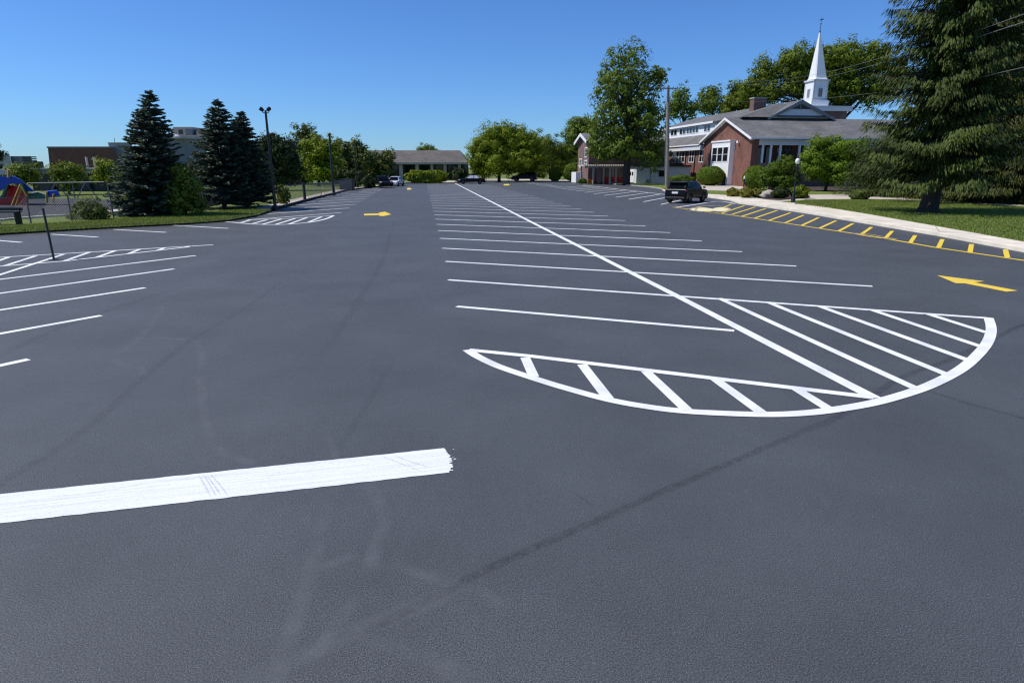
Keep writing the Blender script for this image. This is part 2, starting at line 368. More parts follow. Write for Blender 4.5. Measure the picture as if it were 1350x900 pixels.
# seams and tyre scuffs on the asphalt
for pts, w in (([(1420, 408), (1350, 428), (1317, 443), (1250, 475), (1190, 497), (1108, 547), (1040, 575)], .14), ([(1055, 570), (1008, 590), (929, 624), (871, 649), (798, 681), (692, 727), (640, 751), (600, 772), (545, 800), (474, 834)], .11),
               ([(1215, 512), (1277, 531.7), (1350, 551.7), (1420, 575)], .10), ([(-30, 655), (0, 638), (114, 565), (190, 497), (255, 446), (319, 409), (378, 366)], .16),
               ([(425, 470), (470, 400), (505, 340), (520, 290)], .2), ([(0, 470), (60, 440), (140, 410), (260, 372)], .25), ([(440, 600), (480, 540), (520, 470)], .12), ([(742, 640), (790, 672)], .03)):
    film(pts, w * .95, M_SEAM if pts[0][0] > 600 else M_SEAMF, 'sealed_crack', .0010)
for pts, w in (([(436, 655), (412, 745), (370, 877), (340, 960)], .085), ([(480, 630), (507, 678), (495, 720), (483, 765)], .08), ([(300, 905), (390, 868), (474, 830), (559, 797), (600, 775)], .11), ([(515, 743), (570, 760), (635, 783), (660, 800)], .08),
               ([(470, 832), (540, 858), (607, 892), (680, 940)], .10), ([(268, 500), (268, 535), (275, 565), (284, 588), (315, 606), (345, 610)], .08), ([(412, 752), (440, 742), (474, 730)], .07),
               ([(208, 398), (212, 410), (186, 444), (164, 462), (153, 474), (163, 482), (184, 485), (190, 500)], .10), ([(186, 444), (225, 447), (258, 451), (266, 470), (264, 490), (262, 520)], .09), ([(430, 560), (442, 600), (455, 640)], .06), ([(405, 880), (440, 830), (475, 780)], .07)):
    film(pts, w * 1.8, M_SCUFF, 'tyre_scuff', .0010)

# foreground wide stripe with a ragged brushed end
c0, c1, c2, c3 = G(-140, 666.3), G(585.5, 590.8), G(592.5, 623), G(-140, 705.5)
tip = [c1, c1.lerp(c2, .10) + Vector((.006, 0, 0))]
r2 = random.Random(3)
for k in range(1, 40):
    t = k / 40; q = G(585.5, 590.8).lerp(G(592.5, 623), t)
    push = .035 * math.sin(math.pi * t) + r2.uniform(-.012, .022) * (1.5 if .3 < t < .85 else .6)
    tip.append(q + Vector((push, 0, 0)))
tip.append(c2)
top = [c0.lerp(c1, i / 60) + Vector((0, r2.uniform(-.004, .004), 0)) for i in range(60)]
bot = [c2.lerp(c3, i / 60) + Vector((0, r2.uniform(-.006, .006), 0)) for i in range(61)]
d = (c1 - c0); M_STREAK = paint_mat('brushed_white_paint', (.77, .785, .80), .46, math.atan2(d.y, d.x))
o = MB().poly([(p.x, p.y, .0048) for p in top + tip + bot]).build('stop_bar', M_STREAK, lot); o['label'] = 'broad white brushed stripe with a ragged right end in the foreground'
M_SCR = film_mat('grey_scratch', (.40, .40, .42), .6, 30)
for pts in ([(262, 626), (270, 640), (279, 657)], [(268, 625), (277, 640), (286, 656)], [(272, 626), (283, 641), (292, 654)], [(277, 625), (287, 636), (302, 655)], [(500, 600), (530, 612), (562, 624)], [(517, 600), (545, 610), (570, 618)], [(60, 655), (120, 650), (200, 636)]):
    film(pts, .016, M_SCR, 'scratch', .0040)
for k in range(9):
    q = G(r2.uniform(587, 600), r2.uniform(592, 622)); s = r2.uniform(.004, .012)
    MB_ = MB().poly([(q.x + s * math.cos(a_) * r2.uniform(.5, 1.3), q.y + s * math.sin(a_), .0042) for a_ in np.linspace(0, 5.5, 6)])
    if k == 0: splat = MB_
    else: splat.add(MB_.v, MB_.f)
splat.build('paint_spatter', M_STREAK, lot)

# centre block of angled stalls
def gab(px, py): return ab(G(px, py))
sw = .15
bL = gab(602, 404)[1]; bC = gab(888, 388)[1]; bR = gab(1152, 378)[1]
a1, b1 = gab(588, 345); a2, b2 = gab(1152, 378)
slope = (a2 - a1) / (b2 - b1)     # change of a per b along a stall line
aL = [gab(*p)[0] - slope * (gab(*p)[1] - bL) for p in ((602, 404), (591, 369), (588, 345), (584, 328), (580, 315), (577, 304))]
sp = (aL[5] - aL[0]) / 5
p = G(602, 404); q = G(968, 436); paint_line([p, q], sw, M_WHITE, lot)
p = G(591, 369); q = G(1303, 419.5); paint_line([p, q], sw, M_WHITE, lot)
for k in range(2, 36):
    a = aL[0] + sp * k
    if a > 114: break
    if a + slope * (bR - bL) > 108 and k > 30: eb = bC
    else: eb = bR
    paint_line([W(a, bL), W(a + slope * (eb - bL), eb)], sw, M_WHITE, lot)
e = G(1153, 525); ae, be = ab(e)
paint_line([e, W(gab(888, 388)[0], bC), W(113, bC)], .19, M_WHITE, lot, 'centre_line', z=.0058)
# hatched end island
isl = paint_line([G(*p) for p in ((618, 461.5), (702, 470), (960, 501.3), (1150, 524))], .15, M_WHITE, lot, 'hatched_island', z=.0071, label='white hatched crescent island capping the stall rows')
arc = [(616, 461.5), (631, 471), (659, 484), (702, 498.5), (744, 511.5), (803, 527.4), (856, 537), (901, 542.3), (960, 545.5), (1010, 546.7), (1050, 545.6), (1093, 541.4), (1150, 531.7), (1200, 517.7), (1233, 505), (1267, 486.7), (1290, 466.7), (1303, 449), (1306.7, 433), (1303, 419)]
paint_line(smooth([G(*p) for p in arc], 5), .16, M_WHITE, isl, 'outline', z=.0084)
for p, q in (((692.4, 472), (703.7, 497)), ((767.4, 481), (801.5, 525.5)), ((851.9, 490.4), (905, 540.7)), ((943, 500.5), (1003, 544)), ((1050, 513.3), (1093, 540)),
             ((948, 393.5), (1208, 513)), ((1011.7, 398.5), (1250, 495)), ((1080, 404), (1278, 476)), ((1148, 408.5), (1295, 458)), ((1220, 413.3), (1302, 439.3))):
    paint_line([G(*p), G(*q)], .15, M_WHITE, isl, 'hatch_bar', z=.0098)
# left near stalls and hatched strip
def ext(p, q, k): p, q = G(*p), G(*q); return [p + (p - q) * k, q]
for p, q, k in (((0, 368.4), (258, 337), .5), ((0, 386.8), (229.3, 354.6), .6), ((0, 408.8), (191.2, 379.4), .8), ((0, 440), (133.4, 416), 1.2), ((0, 482), (37.8, 473.7), 5), ((0, 317.3), (28, 319.6), 1.2), ((67.7, 308.9), (129, 312.7), 0), ((149.5, 302.5), (219, 306.5), 0), ((226.7, 297), (301, 301.2), 0)):
    paint_line(ext(p, q, k), .15, M_WHITE, lot)
isl = paint_line(ext((0, 339.5), (281, 323), .6), .14, M_WHITE, lot, 'hatched_strip', z=.0071, label='narrow white hatched strip around the black post')
paint_line([G(-150, 364), G(0, 351.3), G(84, 344.6), G(250, 325.7)], .14, M_WHITE, isl, 'outline', z=.0084)
for p, q in (((6.4, 350.8), (47, 337.7)), ((-30, 354), (11.5, 339.4)), ((-20, 369), (84, 335.5)), ((84.3, 344.6), (117.6, 333)), ((127.8, 339.5), (152, 330.8)), ((170, 334.7), (184, 329)), ((207, 330.8), (217, 327)), ((242.8, 326.7), (250.5, 324.6))):
    paint_line([G(*p), G(*q)], .14, M_WHITE, isl, 'hatch_bar', z=.0098)
# left far row
isl = paint_line([G(*p) for p in ((331, 289.8), (380, 288.3), (440, 284.2))], .16, M_WHITE, lot, 'rounded_island', z=.0071, label='small white hatched island with rounded nose by the kerb')
paint_line(smooth([G(*p) for p in ((298, 292.4), (331, 295.4), (363, 296.3), (385, 295.4), (410, 293), (430, 288.6), (440, 284.2))], 4), .18, M_WHITE, isl, 'outline', z=.0084)
for p, q in (((318, 293.8), (331, 289.8)), ((333, 295), (352, 290)), ((346, 296), (371, 289)), ((363, 296.3), (389, 288.3)), ((381, 295.6), (405, 287)), ((407, 293), (424, 286))):
    paint_line([G(*p), G(*q)], .16, M_WHITE, isl, 'hatch_bar', z=.0098)
bE = gab(461, 274)[1]; bK = gab(392, 269.5)[1]
a1, b1 = gab(0, 368.4); a2, b2 = gab(258, 337); slL = (a2 - a1) / (b2 - b1)
aE = [ab(G(*p))[0] for p in ((449, 280.4), (461, 274), (469, 269.4))]; spE = (aE[2] - aE[0]) / 2
for k in range(0, 14):
    a = aE[0] + spE * k
    if a > 96: break
    kb = max(bK + .1, bE - (7.6 if k else 7))
    paint_line([W(a, bE), W(a + slL * (kb - bE), kb)], .16, M_WHITE, lot)
# right far row by the church
bRl = gab(790, 256.8)[1]; bRr = gab(830, 251.2)[1]
a1, b1 = gab(815.8, 261.3); a2, b2 = gab(860.6, 254.7); slR = (a2 - a1) / (b2 - b1)
ends = [a_at(x, bRl) for x in (865.5, 846.7, 830.5, 815.8, 802.7, 790.5)]; ends = [gab(865.5, 269.7)[0] + 3.95 * k for k in range(20)]
for k, a in enumerate(ends):
    if a > 118: break
    eb = bRr if a + slR * (bRr - bRl) < 100 else bRl + 2.5
    paint_line([W(a, bRl), W(a + slR * (eb - bRl), eb)], .16, M_WHITE, lot)
paint_line([W(gab(880, 257)[0] - 6, bRr), W(99, bRr)], .2, M_WHITE, lot, 'row_line', z=.0058)
# yellow kerb zone
ybase = paint_line([G(*p) for p in ((887, 273.3), (952, 282), (1000, 289), (1078, 301), (1155.5, 312.6), (1233, 326.5), (1350, 343.7), (1480, 363))], .17, M_YEL, lot, 'no_parking_zone', z=.010, label='yellow hatched no parking zone along the sidewalk')
def c8(x, y): return (1000 + x / 3.857, 225 + y / 3.857)
bars = [((1265, 443), (1255, 403)), ((1075, 417), (1083, 375)), ((915, 392), (935, 350)), ((770, 370), (797, 330)), ((645, 345), (680, 308)), ((523, 325), (575, 288)), ((405, 310), (480, 270)), ((308, 295), (393, 256)), ((220, 280), (305, 240)), ((132, 268), (230, 227)), ((52, 255), (163, 215)), ((-20, 243), (95, 203))]
bars = [(c8(*p), c8(*q)) for p, q in bars] + [((977.7, 285.6), (1009.5, 275.2)), ((964.7, 283), (995.8, 273.2)), ((951.7, 281.3), (981.3, 271.4)), ((953, 274), (964.7, 269.4)), ((1404, 351), (1388, 340.5))]
for i, (p, q) in enumerate(bars): paint_line([G(*p), G(*q)], .15, M_YEL, ybase, 'hatch_bar', z=.0140)
paint_line(smooth([G(*p) for p in ((891, 273.8), (920, 269.5), (941, 266), (955, 266.4), (969, 269))], 4), .2, M_WHITE, ybase, 'white_edge_line', z=.0175)
def blob(pts, m, name, z, par): return MB().poly([tuple(Vector((p.x, p.y, z))) for p in smooth([G(*p) for p in pts] + [G(*pts[0])], 4)[:-1]]).build(name, m, par)
blob([(908, 276), (925, 274), (938, 275.5), (946, 278), (930, 279), (915, 278)], M_CREAM, 'worn_patch', .021, ybase)
blob([(941, 275), (950, 273.7), (960, 275.5), (963, 277.6), (950, 279.2), (938, 278)], M_CREAM, 'worn_patch', .0245, ybase)
for gz, pts in enumerate(([(905, 277), (925, 272.5), (948, 272.3), (962, 276), (952, 280), (930, 280.5), (908, 278)], [(915, 279), (922, 273.5), (940, 271.5)])):
    paint_line(smooth([G(*p) for p in pts], 4), .14, M_FADED, ybase, 'ghost_marking', z=.028 + gz * .0035)
for gz, pts in enumerate(([(1123, 308), (1143, 309), (1163, 312.5), (1183, 316.2)], [(1123, 308.3), (1143, 312.5), (1165, 315), (1183, 316.2)])):
    paint_line(smooth([G(*p) for p in pts], 4), .10, M_FADED, ybase, 'ghost_marking', z=.0205 + gz * .0035)
# arrows
def arrow(pts, lab):
    o = MB().poly([tuple(G(*p) + Vector((0, 0, .0045))) for p in pts]).build('direction_arrow', M_YEL, lot); o['label'] = lab
arrow([(1235, 362.9), (1298, 371), (1284, 372.3), (1341.7, 383.2), (1326.7, 384.6), (1272, 373.6), (1260, 373.5)], 'large yellow arrow pointing left near the right edge')
arrow([(480, 282), (501, 281.5), (499, 280.4), (507.5, 279.2), (515.8, 282.7), (505.5, 285), (499.5, 284.6), (501, 283.6), (480, 284.1)], 'yellow arrow pointing right in the left lane')
arrow([(536.5, 248.2), (540, 247.7), (543, 249), (540, 250.3), (536.5, 250)], 'small far yellow arrow in the left lane')
arrow([(664, 243), (670, 242.6), (672.5, 243.6), (670, 244.6), (664, 244.4)], 'small far yellow arrow in the right lane')

# ------------------------------------------------------------------ kerbs, lawns, sidewalk
def kerb(name, pts, w, m, z=ZL + .02, side=1):
    pts = [Vector(p) for p in pts]; L2, R2 = strip_pts(pts, w * 2)
    out = L2 if side > 0 else R2; mb = MB(); n = len(pts); Z = Vector((0, 0, z)); D = Vector((0, 0, -.05))
    v = [p + D for p in pts] + [p + Z for p in pts] + [p + D for p in out] + [p + Z for p in out]; f = []
    for i in range(n - 1):
        f += [(i, i + 1, n + i + 1, n + i), (n + i, n + i + 1, 3 * n + i + 1, 3 * n + i), (3 * n + i, 3 * n + i + 1, 2 * n + i + 1, 2 * n + i)]
    f += [(0, n, 3 * n, 2 * n), (n - 1, 2 * n - 1, 4 * n - 1, 3 * n - 1)]
    return struct(mb.add(v, f).build(name, m, bevel=.015))
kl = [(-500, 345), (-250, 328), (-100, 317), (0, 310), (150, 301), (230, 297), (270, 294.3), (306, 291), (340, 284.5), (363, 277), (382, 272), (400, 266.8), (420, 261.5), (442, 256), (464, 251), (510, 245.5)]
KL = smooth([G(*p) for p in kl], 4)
kerb('kerb', KL, .16, mat('shade_dark_kerb', (.018, .018, .018), .9, var=.2, scale=2), z=ZL + .05, side=1)  # near-black base colour paints in the shade on the kerb face
far = [Vector((-60, 125, 0)), Vector((-400, 300, 0)), Vector((-500, 60, 0)), Vector((-300, -20, 0))]
LI, _ = strip_pts(KL, .3)
struct(sheet('lawn', [(p.x, p.y) for p in LI] + [(p.x, p.y) for p in far], ZL, M_GRASS))
# concrete strip along the fence
ks = [p for p in KL if p.y > G(355, 279).y]; L2, _ = strip_pts(ks, .33); L3, _ = strip_pts(ks, 2.6)
mb = MB(); n = len(ks); Z = Vector((0, 0, ZL + .01)); mb.add([p + Z for p in L2] + [p + Z for p in L3], [(i, i + 1, n + i + 1, n + i) for i in range(n - 1)]); struct(mb.build('fence_strip_pavement', M_PATH))
# playground mulch and border
pts = [(-300, 300), (0, 291), (60, 286), (110, 283.5), (175, 279), (168, 266), (120, 262), (0, 262), (-300, 262)]
struct(sheet('playground_surface', [tuple(G(*p, ZL))[:2] for p in pts], ZL + .004, M_MULCH))
bd = [G(*p, ZL) for p in ((-300, 301), (0, 291.3), (60, 286.3), (110, 283.7), (175, 279))]
L2, R2 = strip_pts(bd, .2); mb = MB(); n = 5; Z = Vector((0, 0, ZL - .02)); Z2 = Vector((0, 0, ZL + .1))
mb.add([p + Z for p in R2] + [p + Z2 for p in R2] + [p + Z2 for p in L2] + [p + Z for p in L2], [(r * n + i, r * n + i + 1, (r + 1) * n + i + 1, (r + 1) * n + i) for r in range(3) for i in range(n - 1)])
struct(mb.build('playground_border', M_CONC))
struct(sheet('far_path', [tuple(G(*p, ZL))[:2] for p in ((100, 281), (160, 277.5), (215, 274), (290, 268.5), (360, 262), (360, 260.5), (290, 266.5), (215, 272.3), (160, 276), (100, 279.5))], ZL + .006, M_CONC))

so = [(1700, 390), (1500, 358), (1350, 332.7), (1233, 310.5), (1133, 293.6), (1067, 282.2), (1009, 273.4), (972, 268.3), (962, 264.6), (936, 261), (905, 257.2), (880, 254), (872, 250.5)]
si = [(872, 249.6), (905, 254), (936, 256), (957, 257.5), (995, 261), (1033, 266.7), (1067, 270), (1133, 280.7), (1233, 298.3), (1350, 319.3), (1500, 343), (1700, 372)]
SO = [G(*p) for p in so]; SI = [G(*p, ZL) for p in si]
kerb('kerb', list(reversed(SO)), .16, M_CONC, side=1)
KI, _ = strip_pts(list(reversed(SO)), .30)
zs = ZL + .016
struct(MB().poly([(p.x, p.y, zs) for p in KI] + [(p.x, p.y, zs) for p in reversed(SI)]).build('sidewalk', M_CONC))
# joints of the sidewalk
mbj = MB()
for t in np.linspace(0, 1, 40):
    pts_in = smooth(SI, 5); q = pts_in[int(t * (len(pts_in) - 1))]; j = min(KI, key=lambda w: (w - q.xy.to_3d()).length)
    d = (Vector((q.x, q.y, 0)) - Vector((j.x, j.y, 0))); s = Vector((-d.y, d.x, 0)).normalized() * .012; z = Vector((0, 0, zs + .004))
    mbj.poly([Vector((j.x, j.y, 0)) - s + z, Vector((j.x, j.y, 0)) + s + z, Vector((q.x, q.y, 0)) + s + z, Vector((q.x, q.y, 0)) - s + z])
struct(mbj.build('sidewalk_joints', mat('joint_dirt', (.2, .18, .15), .9)))
# lawn right of the lot, up to the far end
le = [G(872, 249.6), G(855, 247), G(830, 244.8), G(800, 242.8), G(764, 240.3), G(700, 239.5), G(640, 239)]
poly = [(p.x, p.y) for p in reversed(SI)] + [(p.x, p.y) for p in le] + [(0, 260), (400, 300), (400, -20)]
poly = [(p.x, p.y) for p in [Vector((q.x, q.y, 0)) for q in reversed(SI)]] + [(p.x, p.y) for p in le] + [(-20, 400), (500, 400), (500, 5)]
struct(sheet('lawn', poly, ZL, M_GRASS))
kerb('kerb', [Vector((p.x, p.y, 0)) for p in le], .15, M_KERB, side=-1)
def flat(name, pts, dz, m): return struct(sheet(name, [tuple(G(*p, ZL))[:2] for p in pts], ZL + dz, m))
flat('walkway', [(1000, 262.2), (1030, 265.6), (1067, 263), (1130, 262.3), (1192, 263), (1198, 256), (1220, 250.5), (1190, 249.8), (1148, 256), (1067, 256.8), (1030, 258.8)], .006, M_PATH)
flat('walkway', [(1187, 262), (1350, 270.5), (1500, 279), (1500, 282), (1350, 272.8), (1187, 263.3)], .010, M_CONC)
flat('walkway', [(1262, 251.5), (1420, 255), (1420, 249.8), (1275, 247.8)], .006, M_PATH)
flat('church_forecourt', [(918, 250.6), (985, 252.3), (1002, 249), (985, 245.5), (900, 243), (890, 244.5)], .006, M_PATH)
flat('planting_bed', [(962, 259.2), (1000, 262.6), (1028, 264.3), (1068, 261), (1067, 257.5), (1040, 252.5), (1000, 252), (970, 254)], .012, M_MULCHB)
flat('planting_bed', [(1012, 252), (1200, 252.5), (1200, 246), (1012, 244)], .012, M_MULCHB)
flat('mulch_ring', [(1200, 281), (1212, 284.5), (1240, 285), (1250, 281), (1240, 277.5), (1212, 277)], .012, M_MULCHB)
# far end of the lot
fe = [W(92, bK - .2), W(96, bE - 1), W(111, bE + 6), W(121, bE + 10), W(121, bC - 4), W(119, bC), W(122, bR), W(126, bR + 8), W(126, bR + 16)]
fe = [G(470, 249), G(500, 246.4), G(528, 243.5), G(538, 241.4), G(582, 241.2), G(600, 240.6), G(612, 240.4), G(640, 239.4)]
kerb('kerb', [Vector((p.x, p.y, 0)) for p in fe], .15, M_KERB, side=1)
struct(sheet('lawn', [(p.x, p.y) for p in fe] + [(0, 380), (-200, 380), (-60, 127)], ZL - .004, M_GRASS))
flat('gravel_verge', [(578, 240.9), (606, 240.4), (604, 238.6), (585, 238.4)], .008, M_PATH)
flat('side_street', [(640, 237.2), (770, 238.8), (770, 236.8), (640, 235.6)], .010, M_PATH)

# ------------------------------------------------------------------ vegetation
L_MAPLE = leaf_mat('maple_leaves', (.078, .130, .016), (.185, .245, .030), .24)
L_YELG = leaf_mat('yellow_green_leaves', (.115, .165, .010), (.24, .30, .016), .24)
L_OAK = leaf_mat('oak_leaves', (.078, .118, .011), (.19, .24, .022), .24)
L_OLIVE = leaf_mat('olive_leaves', (.075, .100, .022), (.16, .19, .044), .24)
L_DARK = leaf_mat('dark_leaves', (.020, .034, .011), (.055, .080, .022), .16)
L_SPRUCE = leaf_mat('blue_spruce_needles', (.040, .062, .038), (.120, .150, .098), .08, .6)
L_FIR = leaf_mat('fir_needles', (.020, .034, .008), (.080, .108, .022), .10, .6)
L_FIRD = leaf_mat('dark_fir_needles', (.020, .028, .007), (.085, .098, .020), .08, .6)
L_BOX = leaf_mat('clipped_box_leaves', (.075, .13, .014), (.15, .215, .022), .24)
L_LIME = leaf_mat('fresh_green_leaves', (.085, .15, .012), (.17, .25, .018), .24)
L_LIME2 = leaf_mat('bush_leaves', (.08, .115, .016), (.21, .24, .03), .2)
L_TAN = leaf_mat('grassy_yellow_leaves', (.16, .17, .025), (.28, .27, .055), .3)

def tree(name, label, base, lobes, m, Y=None, leaf=.3, dens=1.0, trunk_r=.3, trunk_top=None, group=None, cat='tree', fork=.4, clump=.85, depth=1.0, bark=None, zbase=ZL, limb_n=14, inner=1.0):
    """base (px,py) on the ground; lobes (px,py,rx,ry) in photo pixels, turned into ellipsoids of real size at the tree's own distance"""
    bp = G(*base, zbase) if Y is None else Vector((at(base[0], 236, Y).x, Y, zbase))
    Yt = bp.y
    t = thing(name, label, cat, bp, 0, group)
    cents, rad = [], []
    for lx, ly, rx, ry in lobes:
        c = at(lx, ly, Yt); s = (at(lx + 1, ly, Yt) - c).length
        cents.append(c + Vector((0, rnd.uniform(-.25, .25) * rx * s * depth, 0))); rad.append((rx * s, rx * s * depth, ry * s))
    Ps, Ns, Ss, Ts = [], [], [], []; cl_all = []
    for c, (rx, ry, rz) in zip(cents, rad):
        rc = clump * (.20 * (rx + rz) / 2 + .42)
        nc = max(12, int(dens * 4.0 * (rx * ry + rx * rz + ry * rz) / (rc * rc * 2.2)))
        d = rdir(nc); rr = rng.uniform(.40, 1.12, nc) ** .6
        cc = np.array(c) + d * rr[:, None] * np.array([rx, ry, rz]); cc += rng.normal(size=cc.shape) * rc * .35
        cc[:, 2] = np.maximum(cc[:, 2], zbase + rc * .5)
        ct_ = rng.uniform(.1, .9, nc); cl_all.append(cc)
        nl = max(18, int(dens * 9.5 * (rc / leaf) ** 2))
        for i in range(nc):
            e = rdir(nl); r_ = rng.uniform(.55, 1.12, nl) * (1 + .22 * np.sin(e[:, 0] * 4 + i) * np.sin(e[:, 2] * 5 + 2 * i)); cr = rc * rng.uniform(.6, 1.3)
            P = cc[i] + e * (r_ * cr)[:, None] * np.array([1, 1, .72]); Nn = unit(e * .9 + d[i] * .75 + rdir(nl) * .40 + np.array([0, 0, .25]))
            Ps.append(P); Ns.append(Nn); Ss.append(leaf * rng.uniform(.55, 1.1, nl)); Ts.append(ct_[i] * .65 + rng.uniform(0, .35, nl))
    for c, (rx, ry, rz) in zip(cents, rad):     # inner leaves that close the heart of the crown
        ni = int(dens * inner * 3.2 * rx * ry * rz / (leaf ** 3) ** .8) + 30; e = rdir(ni); q = np.array(c) + e * (rng.uniform(0, .62, ni) ** .5)[:, None] * np.array([rx, ry, rz])
        Ps.append(q); Ns.append(rdir(ni)); Ss.append(leaf * rng.uniform(1.0, 1.7, ni)); Ts.append(rng.uniform(.1, .7, ni))
    P = np.concatenate(Ps); k = P[:, 2] > zbase + .02; P = P[k]; Nn = np.concatenate(Ns)[k]; S = np.concatenate(Ss)[k]; T = np.concatenate(Ts)[k]
    tt, bb = leaf_axes(Nn, S * .62); quads_mesh('crown', P, tt, bb, T, m, t)
    # trunk and limbs
    cm = sum(cents, Vector()) / len(cents); ztop = trunk_top or max(c.z for c in cents)
    mb = MB(); tops = Vector((cm.x * .6 + bp.x * .4, cm.y * .5 + bp.y * .5, ztop))
    path = [bp + Vector((0, 0, -.1)), bp + Vector((0, 0, .25)), bp.lerp(tops, .25) + Vector((rnd.uniform(-.1, .1), 0, 0)), bp.lerp(tops, .55) + Vector((rnd.uniform(-.25, .25), rnd.uniform(-.2, .2), 0)), tops]
    mb.tube(path, [trunk_r * 1.35, trunk_r * 1.05, trunk_r * .9, trunk_r * .6, trunk_r * .12], 9)
    allc = np.concatenate(cl_all); sel = allc[rng.choice(len(allc), min(limb_n, len(allc)), replace=False)]
    for q in sel:
        q = Vector(q); f = min(.95, max(fork * .6, (q.z - bp.z) / max(.1, tops.z - bp.z) - rnd.uniform(.2, .35)))
        i = 2 if f < .4 else 3; s0 = path[2].lerp(path[3], (f - .25) / .3) if f < .55 else path[3].lerp(path[4], (f - .55) / .45)
        if f < .25: s0 = path[1].lerp(path[2], f / .25)
        r0 = trunk_r * (.55 * (1 - f) + .12); mid = s0.lerp(q, .5) + Vector((0, 0, (q - s0).length * .12))
        mb.tube([s0, mid, q], [r0, r0 * .6, r0 * .15], 6)
    mb.build('trunk', bark or M_BARK, t, smooth=True)
    return t

def bush(name, label, base, w, h, m, leaf=.12, round_=True, group=None, dens=1.0, cat='shrub', px=True, rough=.12, d=None, stem=False):
    """base (px,py) centre of the foot; w,h in photo pixels"""
    bp = G(*base, ZL); s = (at(base[0] + 1, base[1], bp.y) - at(base[0], base[1], bp.y)).length
    rx, rz = w * s / 2, h * s / 2; ry = (d or w) * s / 2; bp = bp + Vector((0, ry * .6, 0)); t = thing(name, label, cat, bp, 0, group)
    c = np.array(bp) + np.array([0, 0, rz * (1 if round_ else .86)])
    area = 4 * math.pi * ((rx * ry + rx * rz + ry * rz) / 3); n = int(dens * area / (leaf * leaf) * 4.2)
    e = rdir(n); lump = 1 + rough * (np.sin(e[:, 0] * 5 + 1 + bp.x) * np.sin(e[:, 2] * 6 + 2) + .8 * np.sin(e[:, 1] * 7 + bp.y) * np.sin(e[:, 0] * 9 + e[:, 2] * 4)) + rng.uniform(-.25, .05, n) * (1.2 * leaf / min(rx, rz) + rough)
    pw = np.array([1, 1, 1.0]) if round_ else np.array([.8, .8, .7])
    q = np.sign(e) * np.abs(e) ** pw
    P = c + q * lump[:, None] * np.array([rx, ry, rz]); k = P[:, 2] > ZL; P = P[k]; e = e[k]
    Nn = unit(e + rdir(len(P)) * .8); tint = rng.uniform(0, 1, len(P)) * .5 + .5 * (np.sin(P[:, 0] * 2.3) * np.sin(P[:, 2] * 3.1 + P[:, 1]) * .5 + .5)
    tt, bb = leaf_axes(Nn, leaf * rng.uniform(.5, 1, len(P)), .7)
    ob = quads_mesh('foliage', P, tt, bb, tint, m, t)
    mb = MB()
    for k in range(6):
        a_ = k * 1.05; mb.tube([bp + Vector((0, 0, -.05)), bp + Vector((math.cos(a_) * rx * .35, math.sin(a_) * ry * .35, rz * .8)), bp + Vector((math.cos(a_) * rx * .6, math.sin(a_) * ry * .6, rz * 1.3))], [.05, .035, .01], 5)
    mb.build('stem', M_BARK, t)
    return t

def spruce(label, base, top, rpx, m=L_SPRUCE, z0=.02, group='blue spruces by the playground fence', dens=1.0):
    bp = G(*base, ZL); Y = bp.y; H = hz(Y, top[1]) - ZL; s = (at(base[0] + 1, base[1], Y) - at(base[0], base[1], Y)).length; Rm = rpx * s
    tx = at(top[0], top[1], Y).x - bp.x
    t = thing('spruce_tree', label, 'tree', bp, 0, group)
    Ps, Ts, Ss, Ti = [], [], [], []; mb = MB()
    lev = int(46 * dens)
    for i in range(lev):
        f = i / (lev - 1); z = H * (z0 + (1 - z0) * f ** .92) * .985; r = Rm * 1.1 * (max(.015, (1 - f)) ** .72) * rng.uniform(.9, 1.06) + .05
        if f < .08: r *= .9
        nb = int(6 + 9 * (1 - f))
        for j in range(nb):
            az = 2 * math.pi * (j + rng.uniform(-.35, .35)) / nb + i * .7; L = r * rng.uniform(.72, 1.12)
            out = np.array([math.cos(az), math.sin(az), 0]); rise = rng.uniform(-.22, .12) - .15 * (1 - f)
            zj = z + rng.uniform(-.5, .5) * H / lev * 1.8; o0 = np.array([tx * z / H, 0, zj]); ns = max(3, int(L / .085))
            tt = np.linspace(.12, 1, ns); P0 = o0 + out * (tt * L)[:, None] + np.array([0, 0, 1]) * (rise * tt * L + .16 * L * tt ** 2.2)[:, None]
            side = np.array([-out[1], out[0], 0]); ti = rng.uniform(.05, .6)
            for k in range(ns):
                w = (.5 - .34 * tt[k]) * min(1.0, L) * .75 + .08
                for sgn in (-1, 1, 0):
                    ll = w * rng.uniform(.6, 1.1) if sgn else .16
                    dv = unit(out * rng.uniform(.6, 1.0) + side * sgn * rng.uniform(.6, 1) + np.array([0, 0, rng.uniform(-.15, .3)]))
                    nseg = max(1, int(ll / .17))
                    for q in range(nseg):
                        c = P0[k] + dv * (ll * (q + .5) / nseg) + rng.normal(size=3) * .02
                        Ps.append(c); Ts.append(dv * .13); nn = unit(np.array([0, 0, .8]) + out * .7 + rng.normal(size=3) * .4); Ss.append(unit(np.cross(dv, nn)) * .062); Ti.append(ti + (.45 if q == nseg - 1 else .1) * rng.uniform(.4, 1))
            if i % 3 == 0 and j % 3 == 0: mb.tube([bp + Vector(o0), bp + Vector(P0[-1])], [.03, .008], 4)
    P = np.array(Ps) + np.array(bp)
    quads_mesh('needles', P, np.array(Ts), np.array(Ss), np.array(Ti), m, t)
    mb.tube([bp + Vector((0, 0, -.1)), bp + Vector((tx * .5, 0, H * .5)), bp + Vector((tx, 0, H * .99))], [.17, .09, .012], 8)
    mb.build('trunk', M_BARK, t)
    return t

